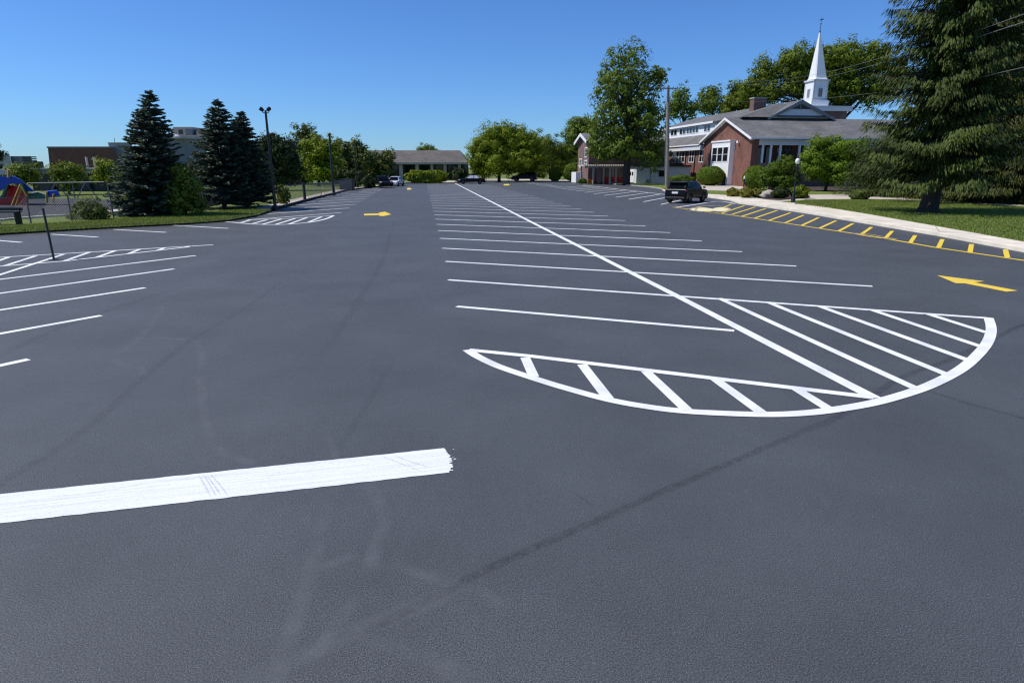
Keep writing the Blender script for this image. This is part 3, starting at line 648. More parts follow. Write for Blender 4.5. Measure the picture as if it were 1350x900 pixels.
def weeping(name, label, bp, H, R0, zlow, m, nlev=30, trunk_r=.45, seed=1, group=None, dens=1.0, prof=None, keep=None):
    """large conifer: long swept limbs with hanging curtains of twigs"""
    rg = np.random.default_rng(seed); t = thing(name, label, 'tree', bp, 0, group); mb = MB()
    Ps, Ts, Ss, Ti = [], [], [], []
    for i in range(nlev):
        f = i / (nlev - 1); z = zlow + (H - zlow) * f; r = R0 * (prof(f) if prof else (1 - f) ** .75) + .2
        nb = int(7 + 3 * (1 - f))
        for j in range(nb):
            az = 2 * math.pi * (j + rg.uniform(-.45, .45)) / nb + i * 2.4; L = r * rg.uniform(.55, 1.15); fat = rg.uniform(.8, 1.3)
            out = np.array([math.cos(az), math.sin(az), 0]); side = np.array([-out[1], out[0], 0])
            ns = max(4, int(L / .16)); tt = np.linspace(.1, 1, ns)
            sag = rg.uniform(.15, .42)
            P0 = np.array([0, 0, z]) + out * (tt * L)[:, None] + np.array([0, 0, 1]) * ((-sag * 1.6 * tt + sag * 1.15 * tt ** 2.4) * L)[:, None] + side * (np.sin(tt * 3 + j) * .12 * L)[:, None]
            ti = rg.uniform(.0, .6)
            for k in range(ns):
                if tt[k] < .25 and rg.random() < .5: continue
                w = (.15 * L * (1 - .6 * tt[k]) + .16) * fat
                for q in range(int(6 * dens)):
                    o = side * rg.uniform(-w, w) + out * rg.uniform(-.12, .12); st_ = P0[k] + o
                    ln = rg.uniform(.3, .95) * (1.15 - .6 * tt[k]); nn = max(1, int(ln / .20))
                    dv = unit(np.array([rg.normal() * .16, rg.normal() * .16, -1]) + out * rg.uniform(.35, 1.0) + side * o.dot(side) * .5)
                    for s_ in range(nn):
                        Ps.append(st_ + dv * ln * (s_ + .5) / nn + rg.normal(size=3) * .02); Ts.append(dv * .17); h = unit(out * .8 + np.array([0, 0, .7]) + rg.normal(size=3) * .35 + side * o.dot(side) / max(w, .1) * .6); Ss.append(unit(np.cross(dv, h)) * .042); Ti.append(ti + rg.uniform(0, .3) + (.15 if s_ == nn - 1 else 0))
            st_ = [bp + Vector((0, 0, z + .1))] + [bp + Vector(P0[k]) for k in (ns // 3, 2 * ns // 3, ns - 1)]
            if j % 2 == 0: mb.tube(st_, [.07 * min(1, L / 3) + .015, .045 * min(1, L / 3) + .01, .025, .008], 5)
    P = np.array(Ps) + np.array(bp); k = P[:, 2] > ZL + .05
    quads_mesh('needles', P[k], np.array(Ts)[k], np.array(Ss)[k], np.array(Ti)[k], m, t)
    fl = [bp + Vector((0, 0, -.1)), bp + Vector((0.02, 0, .3)), bp + Vector((.08, 0, 1.2)), bp + Vector((.12, 0, 3)), bp + Vector((.1, 0, H * .6)), bp + Vector((0, 0, H))]
    mb.tube(fl, [trunk_r * 1.75, trunk_r * 1.15, trunk_r, trunk_r * .85, trunk_r * .4, .03], 12)
    mb.build('trunk', M_BARK, t, smooth=True)
    return t

spruce('tall dense blue spruce standing alone, leftmost of the spruces', (197, 283.5), (197, 120), 46)
spruce('middle blue spruce with bare lower trunk, left of its narrower twin', (296, 274.5), (287, 131), 43, z0=.07)
spruce('narrower dark blue spruce beside the floodlight pole', (326, 273), (317, 147), 36, z0=.09)

bp = G(1223, 280, ZL)
weeping('conifer_tree', 'huge shaggy conifer with drooping branches on a thick trunk in the lawn', bp, 25, 4.1, 2.9, L_FIR, 48, .46, 5, None, 1.25, lambda f: (1 - f) ** .32 * (1.0 - .08 * math.sin(f * 9)))
bp = Vector((at(1352, 236, 47).x, 50, ZL))
weeping('conifer_tree', 'dark towering conifer filling the right edge behind the lawn', bp, 29, 8.2, 1.4, L_FIRD, 52, .5, 9, None, 1.1, lambda f: (1 - f) ** .6)
bp = Vector((at(1175, 236, 60).x, 60, ZL))
weeping('yew_tree', 'low spreading grey-green yew left of the big trunk', bp, 6.6, 4.2, .7, L_FIR, 20, .2, 12, None, .8, lambda f: (1 - f ** 1.6) ** .7)

tree('maple_tree', 'tall broadleaf tree with open upper limbs beside the timber pergola', (826, 243.2), [(823, 92, 30, 36), (806, 118, 26, 30), (848, 122, 26, 34), (866, 100, 10, 14), (873, 98, 8, 8), (800, 150, 24, 28), (834, 160, 38, 34), (795, 180, 22, 20), (858, 170, 22, 30), (815, 195, 34, 20), (856, 205, 22, 22), (792, 200, 18, 12)], L_MAPLE, leaf=.36, trunk_r=.55, limb_n=60, dens=.74, clump=.74, inner=.2)
tree('shade_tree', 'broad round yellow-green tree right of the far building', (658, 239), [(648, 190, 24, 22), (678, 186, 24, 22), (664, 178, 22, 14), (634, 200, 18, 18), (700, 198, 20, 24), (655, 212, 34, 18), (690, 214, 28, 16), (628, 214, 12, 12)], L_YELG, leaf=.30, trunk_r=.3, limb_n=24)
tree('shade_tree', 'darker tree at the right flank of the round yellow-green tree', (728, 238.5), [(722, 200, 18, 20), (738, 208, 14, 18), (715, 218, 16, 14), (745, 218, 10, 14)], L_OAK, leaf=.30, trunk_r=.25, Y=140)
tree('background_tree', 'grey-green tree rising left of the brick building', (762, 238), [(764, 168, 16, 16), (756, 182, 14, 18), (776, 180, 16, 22), (750, 205, 14, 16), (766, 205, 16, 18)], L_MAPLE, Y=150, leaf=.38, trunk_r=.3)
tree('background_tree', 'low dark tree between round topiary and shade trees', (745, 238), [(742, 212, 12, 12), (752, 222, 12, 10), (733, 222, 10, 9)], L_DARK, Y=150, leaf=.4, trunk_r=.2)
tree('oak_tree', 'massive spreading oak crown behind the steeple', (1110, 240), [(1010, 100, 22, 26), (990, 120, 20, 20), (1045, 88, 26, 28), (1080, 84, 26, 28), (1115, 78, 28, 26), (1150, 80, 26, 26), (1175, 100, 22, 26), (1060, 112, 36, 22), (1110, 110, 34, 26), (1150, 122, 26, 20), (1095, 130, 22, 10), (1015, 125, 26, 14)], L_OAK, Y=128, leaf=.40, trunk_r=.7, limb_n=50, dens=.75)
tree('oak_tree', 'oak crown just left of the massive oak, above the chimney', (970, 240), [(972, 122, 14, 14), (985, 132, 20, 14), (965, 140, 16, 14)], L_OAK, Y=135, leaf=.38, trunk_r=.4)
tree('background_tree', 'feathery tree behind the wing roof, right of the utility pole', (900, 240), [(898, 128, 16, 16), (888, 145, 16, 18), (910, 145, 14, 16)], L_MAPLE, Y=140, leaf=.38, dens=.6, trunk_r=.3)
tree('background_tree', 'feathery tree behind the wing roof, nearest the oaks', (935, 240), [(936, 122, 16, 12), (930, 138, 20, 14), (952, 140, 14, 14)], L_MAPLE, Y=142, leaf=.38, dens=.6, trunk_r=.3)
tree('background_tree', 'pale olive tall tree rising just behind the bright lime tree', (402, 252), [(400, 178, 14, 14), (392, 195, 10, 14), (412, 190, 16, 16)], L_OLIVE, Y=105, leaf=.4, trunk_r=.2)
tree('lime_tree', 'bright yellow-green rounded tree behind the far fence', (420, 250), [(414, 202, 20, 20), (428, 212, 20, 20), (410, 222, 18, 14), (436, 196, 12, 14), (425, 228, 18, 10)], L_YELG, Y=92, leaf=.34, trunk_r=.2)
tree('background_tree', 'olive tree right of the black lamp pole', (462, 246), [(458, 200, 14, 16), (472, 196, 12, 12), (455, 220, 16, 18), (480, 212, 14, 16)], L_OLIVE, Y=104, leaf=.36, trunk_r=.2)
tree('background_tree', 'olive tree overlapping the left end of the far building', (500, 246), [(494, 212, 14, 14), (508, 218, 14, 14), (490, 228, 14, 12), (512, 206, 8, 10)], L_OLIVE, Y=108, leaf=.36, trunk_r=.18)
tree('background_tree', 'dark tree between the spruces and the brown building', (366, 252), [(362, 190, 18, 14), (375, 205, 18, 18), (352, 205, 18, 22), (365, 228, 24, 18), (388, 222, 12, 18)], L_DARK, Y=75, leaf=.3, trunk_r=.2)
tree('background_tree', 'dark low tree under the olive tree near the far fence end', (450, 246), [(446, 232, 18, 10), (470, 232, 14, 10), (395, 236, 16, 10)], L_DARK, Y=100, leaf=.32, trunk_r=.15)
tree('background_tree', 'dome of a tree peeking over the far building roof', (562, 240), [(562, 200, 14, 9), (552, 204, 10, 6), (573, 203, 10, 7)], L_MAPLE, Y=175, leaf=.38, trunk_r=.3)
tree('round_tree', 'small clipped round tree nearest the left frame edge', (28, 250), [(28, 230, 17, 13), (20, 232, 12, 10), (36, 230, 11, 11)], L_OAK, Y=64, leaf=.22, trunk_r=.1, group='small round trees by the low building')
tree('round_tree', 'small clipped round tree in front of the brown brick wall', (88, 252), [(88, 228, 16, 13), (96, 228, 11, 11), (80, 226, 11, 10), (92, 242, 14, 8)], L_OAK, Y=64, leaf=.22, trunk_r=.1, group='small round trees by the low building')
tree('round_tree', 'small clipped round tree just left of the tallest spruce', (140, 252), [(140, 224, 14, 14), (148, 228, 10, 12), (133, 230, 10, 11)], L_YELG, Y=64, leaf=.22, trunk_r=.1, group='small round trees by the low building')
tree('background_tree', 'sliver of tree at the far left frame edge', (-14, 250), [(-12, 205, 16, 18), (-14, 230, 16, 16)], L_DARK, Y=75, leaf=.25, trunk_r=.12)
tree('maple_tree', 'bright green small tree with short trunk before the church porch', (1088, 252), [(1085, 205, 22, 22), (1110, 200, 22, 20), (1070, 218, 16, 16), (1095, 225, 28, 16), (1130, 205, 20, 22), (1135, 226, 22, 14), (1080, 190, 12, 10)], L_LIME, leaf=.2, trunk_r=.17, dens=1.0, limb_n=20, fork=.2)
# far dark tree line that closes the view behind everything
for i, (x, y, r, Yd, m_, lab) in enumerate([(330, 232, 26, 120, L_DARK, 'dark tree far behind the spruce pair'), (250, 236, 22, 120, L_DARK, 'low dark tree far behind the yellow-green bush'), (636, 226, 12, 150, L_DARK, 'dark little tree at the right corner of the far building'), (700, 228, 16, 165, L_OAK, 'shaded tree far behind the black pickup'), (780, 222, 24, 170, L_OAK, 'tree far behind the brick building'), (1210, 215, 40, 95, L_DARK, 'dark tree far behind the big conifer trunk'), (1290, 215, 45, 92, L_DARK, 'dark tree far behind the right conifers'), (1150, 225, 28, 84, L_DARK, 'dark tree behind the grey-green yew')]):
    tree('background_tree', lab, (x, 240), [(x, y - r * .3, r, r * .8), (x - r * .6, y, r * .6, r * .6), (x + r * .6, y, r * .6, r * .6)], m_, Y=Yd, leaf=.30, trunk_r=.2)

tree('shrub', 'loose olive shrub growing through the playground fence', (117, 289), [(104, 276, 11, 10), (122, 272, 13, 12), (135, 279, 10, 9), (97, 283, 8, 6), (116, 283, 18, 6)], L_OLIVE, leaf=.13, trunk_r=.04, cat='shrub', fork=.1, clump=.42, inner=.5, dens=.8)
tree('shrub', 'yellow-green tall bush between the left spruces', (246, 284), [(243, 232, 12, 16), (256, 244, 12, 14), (233, 250, 12, 14), (248, 258, 18, 16), (236, 272, 14, 12), (258, 270, 12, 14), (238, 223, 6, 9)], L_LIME2, leaf=.15, trunk_r=.06, cat='shrub', fork=.1, clump=.45, inner=.5)
bush('shrub', 'small green shrub at the foot of the floodlight pole', (372, 269), 16, 22, L_OLIVE, .12, rough=.3)
bush('topiary', 'large clipped dome shrub in front of the white bay', (939, 245), 36, 25, L_BOX, .13, rough=.04, dens=1.2)
bush('topiary', 'clipped dome shrub at the brick church corner', (997, 250.5), 30, 31, L_BOX, .10, rough=.05, dens=1.2)
tree('shrub', 'wide green bush right of the clipped corner dome', (1028, 251), [(1010, 234, 11, 13), (1024, 225, 13, 14), (1038, 218, 11, 13), (1030, 240, 19, 10), (1046, 234, 9, 13)], L_BOX, leaf=.14, trunk_r=.07, cat='shrub', fork=.1, clump=.5, inner=.6)
bush('hedge', 'low clipped hedge between utility pole and dome shrub', (899, 244.5), 34, 13, L_BOX, .13, round_=False, rough=.15, d=18)
bush('topiary', 'big clipped ball shrub left of the brick building', (757, 239.5), 28, 24, L_BOX, .2, rough=.05)
bush('topiary', 'smaller clipped shrub beside the big ball shrub', (732, 239), 17, 17, L_OAK, .2, rough=.1)
bush('hedge', 'long rounded hedge before the far building', (562, 241), 56, 17, L_YELG, .25, round_=False, rough=.12, d=18)
bush('hedge', 'little boxy hedge at the left of the pergola', (768, 241.6), 12, 6, L_OAK, .18, round_=False, d=8)
bush('hedge', 'little boxy hedge under the first pergola posts', (782, 242), 13, 6, L_OAK, .18, round_=False, d=8)
bush('shrub', 'dark shrub at the right corner of the far building', (606, 240), 22, 18, L_DARK, .25, rough=.25)
bush('shrub', 'dark shrub left of the white car', (485, 247), 16, 14, L_DARK, .2, rough=.25)
bush('shrub', 'dark shrub mass below the olive trees', (462, 246.5), 26, 10, L_DARK, .2, rough=.25)
for x, y, w, h, lab in ((968, 259.6, 16, 11, 'yellowish low shrub left of the bollard light'), (985, 261.2, 17, 13, 'yellowish low shrub right of the bollard light'), (999, 261, 14, 12, 'yellowish low shrub touching the boulder')):
    bush('shrub', lab, (x, y), w, h, L_TAN, .09, rough=.2, group='yellowish low shrubs in the corner bed')
bush('shrub', 'dark low shrub right of the boulder', (1031, 262), 22, 14, L_DARK, .1, rough=.2)
bush('shrub', 'green low shrub behind the globe lamp post', (1056, 262), 22, 16, L_OAK, .1, rough=.2)
bush('shrub', 'boxy clump of upright grass beside the walkway', (1136, 263), 23, 13, L_OLIVE, .08, round_=False, rough=.1)
bush('shrub', 'low spreading green shrub across the walkway', (1176, 254), 40, 12, L_LIME, .1, rough=.2)
bush('shrub', 'rounded green shrub right of the thick conifer trunk', (1257, 263), 40, 22, L_OAK, .1, rough=.2)
bush('shrub', 'dark shrub beneath the right edge conifer', (1330, 262), 46, 26, L_DARK, .13, rough=.2)

# grass tufts on the two lawns near the kerbs
def tufts(name, poly_px, n, h):
    P = []; pts = [G(*p, ZL) for p in poly_px]
    xs = [p.x for p in pts]; ys = [p.y for p in pts]
    import mathutils
    Q = np.stack([rng.uniform(min(xs), max(xs), n), rng.uniform(min(ys), max(ys), n)], 1)
    ins = np.zeros(n, bool); m = len(pts)
    for i in range(m):
        x1, y1, x2, y2 = pts[i].x, pts[i].y, pts[(i + 1) % m].x, pts[(i + 1) % m].y
        ins ^= ((y1 > Q[:, 1]) != (y2 > Q[:, 1])) & (Q[:, 0] < (x2 - x1) * (Q[:, 1] - y1) / (y2 - y1 + 1e-12) + x1)
    Q = Q[ins]; k = len(Q); hh = h * rng.uniform(.5, 1.2, k)
    d = unit(np.stack([rng.normal(size=k) * .35, rng.normal(size=k) * .35, np.ones(k)], 1)); s = unit(np.cross(d, rdir(k)))
    P = np.stack([Q[:, 0], Q[:, 1], ZL + hh * .4], 1)
    o = quads_mesh(name, P, d * (hh * .5)[:, None], s * .018, rng.uniform(0, 1, k), leaf_mat('grass_blades', (.13, .185, .032), (.24, .285, .07), .3), None)
    tag(o, kind='stuff'); return o
tag(tufts('grass', [(1040, 268), (1133, 280), (1233, 297.5), (1350, 318.5), (1450, 335), (1450, 279), (1350, 272.5), (1190, 264), (1060, 264)], 90000, .09), 'short mown grass of the sunny lawn by the sidewalk')
tag(tufts('grass', [(-40, 311), (0, 308), (150, 299.5), (270, 293), (306, 289.5), (340, 283.5), (358, 277), (330, 275), (240, 283), (150, 290), (0, 299), (-40, 301)], 60000, .09), 'short mown grass of the verge along the left kerb')

# ------------------------------------------------------------------ fence, poles, lamps
fpx = [(-60, 299.5), (0, 296.5), (41, 294.3), (95, 291), (150, 287.3), (210, 283), (270, 278.4), (330, 273), (362, 269.5), (402, 263.4), (424, 259), (442, 255.3), (464, 251)]
FP = [G(*p, ZL) for p in fpx]
fen = thing('chain_link_fence', 'long grey chain link fence along the left kerb', 'fence', FP[0])
FH = 1.22
mb = MB(); rl = MB()
for p, q in zip(FP, FP[1:]):
    d = q - p; L = d.length; u = d / L; n_ = int(L / .11)
    for i in range(n_):
        for sg in (1, -1):
            s0 = i * .11; x0, x1 = (s0, s0 + FH) if sg > 0 else (s0 + FH, s0)
            a0 = max(0, min(L, x0)); a1_ = max(0, min(L, x1))
            z0 = (a0 - x0) / (x1 - x0) * FH; z1 = (a1_ - x0) / (x1 - x0) * FH
            mb.tube([p + u * a0 + Vector((0, 0, z0 + .03)), p + u * a1_ + Vector((0, 0, z1 + .03))], .004, 3)
    rl.tube([p + Vector((0, 0, FH + .03)), q + Vector((0, 0, FH + .03))], .022, 6)
mb.build('wire_mesh', M_GALV, fen); rl.build('top_rail', M_GALV, fen)
for i, p in enumerate(FP):
    big = i == 9
    pm = MB().tube([p - Vector((0, 0, .1)), p + Vector((0, 0, FH + (.2 if big else .06)))], .24 if False else (.13 if big else .035), 8).build('fence_post', M_DARK if big else M_GALV, fen)
    if big: pm['label'] = 'thick dark fence post'
b0 = G(71.2, 342.4); t = thing('marker_post', 'thin black post standing in the hatched strip at left', 'post', b0)
MB().tube([b0, b0 + Vector((-.01, 0, .8)), b0 + Vector((-.03, 0, 1.58))], [.032, .032, .032], 8).build('pole', M_BLACKM, t)
MB().lathe(b0, [(.15, 0), (.15, .015), (.05, .03)], 12).build('base_plate', M_BLACKM, t)

def lamp_pole(base, top, label, r, heads, cat='light pole'):
    b = G(*base, ZL); H = hz(b.y, top) - ZL; t = thing('light_pole', label, cat, b)
    MB().tube([b - Vector((0, 0, .1)), b + Vector((0, 0, H * .5)), b + Vector((0, 0, H * .96))], [r, r * .85, r * .6], 10).build('pole', M_BLACKM, t)
    MB().lathe(b, [(r * 2, -.02), (r * 2, .12), (r * 1.2, .2)], 10).build('base', M_BLACKM, t)
    for hx in heads:
        c = b + Vector((hx, -.1, H * .97)); m = MB()
        m.tube([b + Vector((0, 0, H * .93)), b + Vector((hx * .8, 0, H * .94)), c], .03, 6).build('arm', M_BLACKM, t)
        h = MB().lathe((0, 0, 0), [(.03, -.17), (.10, -.12), (.13, .03), (.11, .11), (.03, .12)], 12)
        rot = Matrix.Rotation(R(60 if hx > 0 else -50), 3, 'Y') @ Matrix.Rotation(R(25), 3, 'X')
        h.v = [tuple(c + rot @ Vector(v)) for v in h.v]; h.build('lamp_head', M_BLACKM, t)
    return t
lamp_pole((363, 275), 140, 'tall black pole with two floodlight heads beside the spruces', .11, (-.22, .25))
lamp_pole((440, 256.6), 175, 'black light pole with a small single head inside the far fence', .12, (.02,))
lamp_pole((471, 247.5), 186, 'plain grey slim pole before the olive trees', .11, ())

# globe lamp
b0 = G(1045, 269, ZL); H = hz(b0.y, 204) - ZL; t = thing('globe_lamp', 'ornamental black lamp post with white globe on the lawn corner', 'lamp post', b0)
MB().lathe(b0, [(.33, -.02), (.33, .10)], 4).build('footing', M_CONC, t)
MB().lathe(b0, [(.16, .1), (.16, .35), (.12, .42), (.1, .8), (.06, .9), (.045, H * .6), (.04, H * .78), (.075, H * .80), (.04, H * .82)], 12).build('pole', M_BLACKM, t, smooth=True)
MB().lathe(b0 + Vector((0, 0, H * .815)), [(.06, 0), (.13, .04), (.17, .14), (.168, .25), (.12, .36), (.05, .43)], 16).build('globe', M_GLOBE, t, smooth=True)
MB().lathe(b0 + Vector((0, 0, H * .815 + .40)), [(.09, 0), (.05, .05), (.02, .12), (.03, .15), (.008, .28)], 10).build('finial', M_BLACKM, t)
b0 = G(979, 260.5, ZL); H = hz(b0.y, 232) - ZL; t = thing('bollard_light', 'thin dark pathway post with pale top among yellowish shrubs', 'post', b0)
MB().tube([b0, b0 + Vector((0, 0, H * .85))], .05, 8).build('post', M_DARK, t); MB().lathe(b0 + Vector((0, 0, H * .85)), [(.06, 0), (.08, .1), (.07, .22), (.02, .27)], 10).build('lamp_head', M_GLOBE, t)

# utility pole and cables
b0 = G(879, 246.5, ZL); Yp = b0.y; H = hz(Yp, 113) - ZL; t = thing('utility_pole', 'tall weathered wooden utility pole with crossarm before the church wing', 'utility pole', b0)
MB().tube([b0 - Vector((0, 0, .2)), b0 + Vector((-.33, 0, H * .5)), b0 + Vector((-.68, 0, H))], [.30, .25, .18], 12).build('pole', M_WOODP, t)
arm = hz(Yp, 117); cx = at(879, 117, Yp).x
ptop = Vector((b0.x - .66, Yp, arm))
MB().hexa([ptop + Vector((x, y, z)) for z in (-.07, .07) for x, y in ((-1.2, -.26), (1.25, -.26), (1.25, -.14), (-1.2, -.14))]).build('crossarm', M_WOODP, t)
for x in (-1.1, -.5, .6, 1.15): MB().lathe(ptop + Vector((x, -.2, .07)), [(.04, 0), (.06, .08), (.035, .12), (.055, .17), (.02, .22)], 8).build('insulator', M_GREYW, t)
MB().lathe(b0 + Vector((.35, -.05, H * .72)), [(.2, 0), (.22, .05), (.22, .8), (.18, .88)], 12).build('transformer', M_GREYW, t) if False else None
MB().tube([b0 + Vector((-.36, -.05, .3)), b0 + Vector((-.64, -.05, H * .55))], .05, 6).build('conduit', M_GALV, t)
def cable(label, p0, pix, depths, r=.022):
    pts = [p0] + [at(*p, Y) for p, Y in zip(pix, depths)]
    sp_ = smooth(pts, 10); o = MB().tube(sp_, [r * min(1, 33 / max(30, q.y)) ** 1.6 for q in sp_], 5).build('power_cable', M_DARK if False else mat('cable_grey', (.16, .16, .165), .5), None); tag(o, label, 'cable', 'power cables crossing before the conifers')
cable('upper black power cable crossing before the big conifer', ptop + Vector((1.15, -.2, .28)), [(1040, 104), (1206, 64), (1350, 19), (1750, -140)], [58, 42, 33, 22], .02)
cable('second power cable running just under the topmost one', ptop + Vector((.6, -.2, .28)), [(1040, 109), (1209, 70.5), (1350, 29.5), (1750, -110)], [58, 42, 33, 22], .024)
cable('lowest power cable sloping across the conifer', b0 + Vector((-.55, -.2, H * .83)), [(1050, 132), (1234, 112), (1350, 89), (1750, 0)], [58, 40.5, 33, 22], .018)

# boulder
b0 = G(1011, 261, ZL); t = MB(); n = 14
import bmesh
bm = bmesh.new(); bmesh.ops.create_icosphere(bm, subdivisions=3, radius=1)
for v in bm.verts:
    c = v.co.copy(); k = 1 + .13 * math.sin(c.x * 4 + 1) * math.cos(c.y * 3) + .09 * math.sin(c.z * 7 + c.x * 5); v.co = Vector((c.x * .82 * k, c.y * .55 * k, max(-.15, c.z * .42 * k + .22)))
me = bpy.data.meshes.new('boulder'); bm.to_mesh(me); bm.free()
o = link('boulder', me, M_ROCK); o.location = b0; tag(o, 'pale tan boulder in the corner planting bed', 'rock')

# ------------------------------------------------------------------ cars
def car(name, label, loc, head, L, Wd, H, paint, suv=True, cat='car', roofm=None, glass=None):
    t = thing(name, label, cat, loc, head)
    hw = Wd / 2; wr = .38 if suv else .32; fx, rx_ = L / 2 - .92, -L / 2 + .88; belt = H * (.67 if suv else .62); hood = H * (.62 if suv else .55); gl = glass or M_CARGLASS
    def arch(cx):
        return [(cx + (wr + .06) * math.cos(a_), wr * 1.0 + (wr + .06) * math.sin(a_)) for a_ in np.linspace(math.pi * .97, math.pi * .03, 8)]
    low = .24 if suv else .2
    prof = [(-L / 2 + .02, low + .12), (-L / 2 + .12, low)] + [p for p in arch(rx_)] + [p for p in arch(fx)] + [(L / 2 - .15, low), (L / 2 - .02, low + .15), (L / 2, H * .38), (L / 2 - .06, H * .47), (L / 2 - .35, hood - .03), (L / 2 - 1.15, hood + .03), (L * .18, belt), (-L / 2 + (.25 if suv else .95), belt), (-L / 2 + .08, belt - (.03 if suv else .05)), (-L / 2 + .0, H * .42)]
    mb = MB(); secs = [(-hw, .955, .04), (-hw * .93, .99, .0), (hw * .93, .99, .0), (hw, .955, .04)]; n = len(prof)
    vs = []
    for y, sx, dz in secs: vs += [(x * sx, y, z - (dz if z > H * .45 else 0)) for x, z in prof]
    fs = [tuple(range(n)), tuple(range(3 * n, 4 * n))[::-1]]
    for s_ in range(3): fs += [(s_ * n + i, (s_ + 1) * n + i, (s_ + 1) * n + (i + 1) % n, s_ * n + (i + 1) % n) for i in range(n)]
    mb.add(vs, fs).build('body', paint, t, local=True, bevel=.06)
    # greenhouse: painted cabin with glass panels set on it
    if suv: xb0, xb1, xt0, xt1 = -L / 2 + .05, L * .27, -L / 2 + .48, L * .09
    else: xb0, xb1, xt0, xt1 = -L / 2 + .62, L * .23, -L / 2 + 1.35, L * .06
    wy, ty = hw * .96, hw * (.82 if suv else .70); zt = H - .04; zb = belt - .03
    bot = [Vector(p) for p in ((xb0, -wy, zb), (xb1, -wy, zb), (xb1, wy, zb), (xb0, wy, zb))]
    top = [Vector(p) for p in ((xt0, -ty, zt), (xt1, -ty, zt), (xt1, ty, zt), (xt0, ty, zt))]
    cab = MB().hexa(bot + top)
    cab.hexa([top[0] + Vector((.0, .0, -.02)), top[1] + Vector((0, 0, -.02)), top[2] + Vector((0, 0, -.02)), top[3] + Vector((.0, 0, -.02))] + [top[0] + Vector((.2, .14, .04)), top[1] + Vector((-.25, .14, .04)), top[2] + Vector((-.25, -.14, .04)), top[3] + Vector((.2, -.14, .04))])
    cab.build('cabin', roofm or paint, t, local=True, bevel=.12 if suv else .09)
    def pane(q, u0, u1, v0, v1, nm):
        p00, p10, p11, p01 = q; f = lambda u, v: p00.lerp(p10, u).lerp(p01.lerp(p11, u), v)
        n_ = (p10 - p00).cross(p01 - p00).normalized(); c_ = Vector((0, 0, (zb + zt) / 2)); m_ = f(.5, .5)
        if n_.dot(m_ - Vector((m_.x * .3, 0, c_.z))) < 0: n_ = -n_
        MB().prism([f(u0, v0) - n_ * .004, f(u1, v0) - n_ * .004, f(u1, v1) - n_ * .004, f(u0, v1) - n_ * .004], n_ * .016).build(nm, gl, t, local=True, bevel=.004)
    for q in ((bot[0], bot[1], top[1], top[0]), (bot[3], bot[2], top[2], top[3])):
        for u0, u1 in (((.08, .31), (.34, .62), (.65, .92)) if suv else ((.10, .47), (.51, .92))): pane(q, u0, u1, .10, .90, 'side_window')
    pane((bot[0], bot[3], top[3], top[0]), .09, .91, .16 if suv else .08, .92, 'rear_window')
    pane((bot[1], bot[2], top[2], top[1]), .06, .94, .06, .94, 'windshield')
    for s_ in (-1, 1):
        for cx in (fx, rx_):
            wm = MB(); c = Vector((cx, s_ * (hw - .12), wr)); k = 20
            prof2 = [(wr * .62, -.1), (wr * .94, -.11), (wr, -.07), (wr, .07), (wr * .94, .11), (wr * .62, .1)]
            vs = [c + Vector((r_ * math.cos(2 * math.pi * j / k), y, r_ * math.sin(2 * math.pi * j / k))) for r_, y in prof2 for j in range(k)]
            wm.add(vs, [(i * k + j, i * k + (j + 1) % k, ((i + 1) % 6) * k + (j + 1) % k, ((i + 1) % 6) * k + j) for i in range(6) for j in range(k)])
            w_ = wm.build('wheel', M_TYRE, t, local=True, smooth=False)
            rm_ = MB()
            for j in range(5):
                a_ = j * 2 * math.pi / 5; dv = Vector((math.cos(a_), 0, math.sin(a_))); sv = Vector((-math.sin(a_), 0, math.cos(a_))) * .035; y = Vector((0, s_ * .085, 0))
                rm_.prism([c + y + sv, c + y + dv * wr * .64 + sv, c + y + dv * wr * .64 - sv, c + y - sv], (0, s_ * .018, 0))
            rm_.add([c + Vector((wr * .63 * math.cos(2 * math.pi * j / k), s_ * .05, wr * .63 * math.sin(2 * math.pi * j / k))) for j in range(k)], [tuple(range(k))])
            ro = rm_.build('rim', M_RIM, w_, local=True)
        MB().hexa([(-L / 2 - .01, s_ * hw * .93 - .1, belt - .18), (-L / 2 + .25, s_ * hw * .955 - .04, belt - .18), (-L / 2 + .25, s_ * hw * .955 + .04, belt - .18), (-L / 2 - .01, s_ * hw * .93 + .03, belt - .18), (-L / 2 + .04, s_ * hw * .9 - .1, belt - .06), (-L / 2 + .25, s_ * hw * .95 - .04, belt - .06), (-L / 2 + .25, s_ * hw * .95 + .03, belt - .06), (-L / 2 + .04, s_ * hw * .9 + .03, belt - .06)]).build('tail_light', M_TAIL, t, local=True)
        MB().hexa([(L / 2 - .38, s_ * hw * .83 - .2, H * .43), (L / 2 - .02, s_ * hw * .78 - .2, H * .43), (L / 2 - .06, s_ * hw * .8 + .15, H * .43), (L / 2 - .38, s_ * hw * .85 + .17, H * .43), (L / 2 - .42, s_ * hw * .8 - .2, H * .50), (L / 2 - .12, s_ * hw * .75 - .2, H * .48), (L / 2 - .15, s_ * hw * .78 + .15, H * .48), (L / 2 - .42, s_ * hw * .83 + .16, H * .50)]).build('headlight', M_LAMPG, t, local=True)
        MB().box(xb1 - .28, xb1 - .12, s_ * (hw + .1) - .09, s_ * (hw + .1) + .09, belt, belt + .14).build('mirror', paint, t, local=True, bevel=.03)
    MB().box(-L / 2 - .03, -L / 2 + .1, -hw * .9, hw * .9, low + .08, low + .26).build('bumper', M_DARK, t, local=True, bevel=.04)
    MB().box(L / 2 - .1, L / 2 + .025, -hw * .85, hw * .85, low + .08, low + .26).build('bumper', paint, t, local=True, bevel=.04)
    MB().box(-L / 2 - .035, -L / 2 + .0, -.26, .26, belt - .36, belt - .21).build('number_plate', M_PLATE, t, local=True)
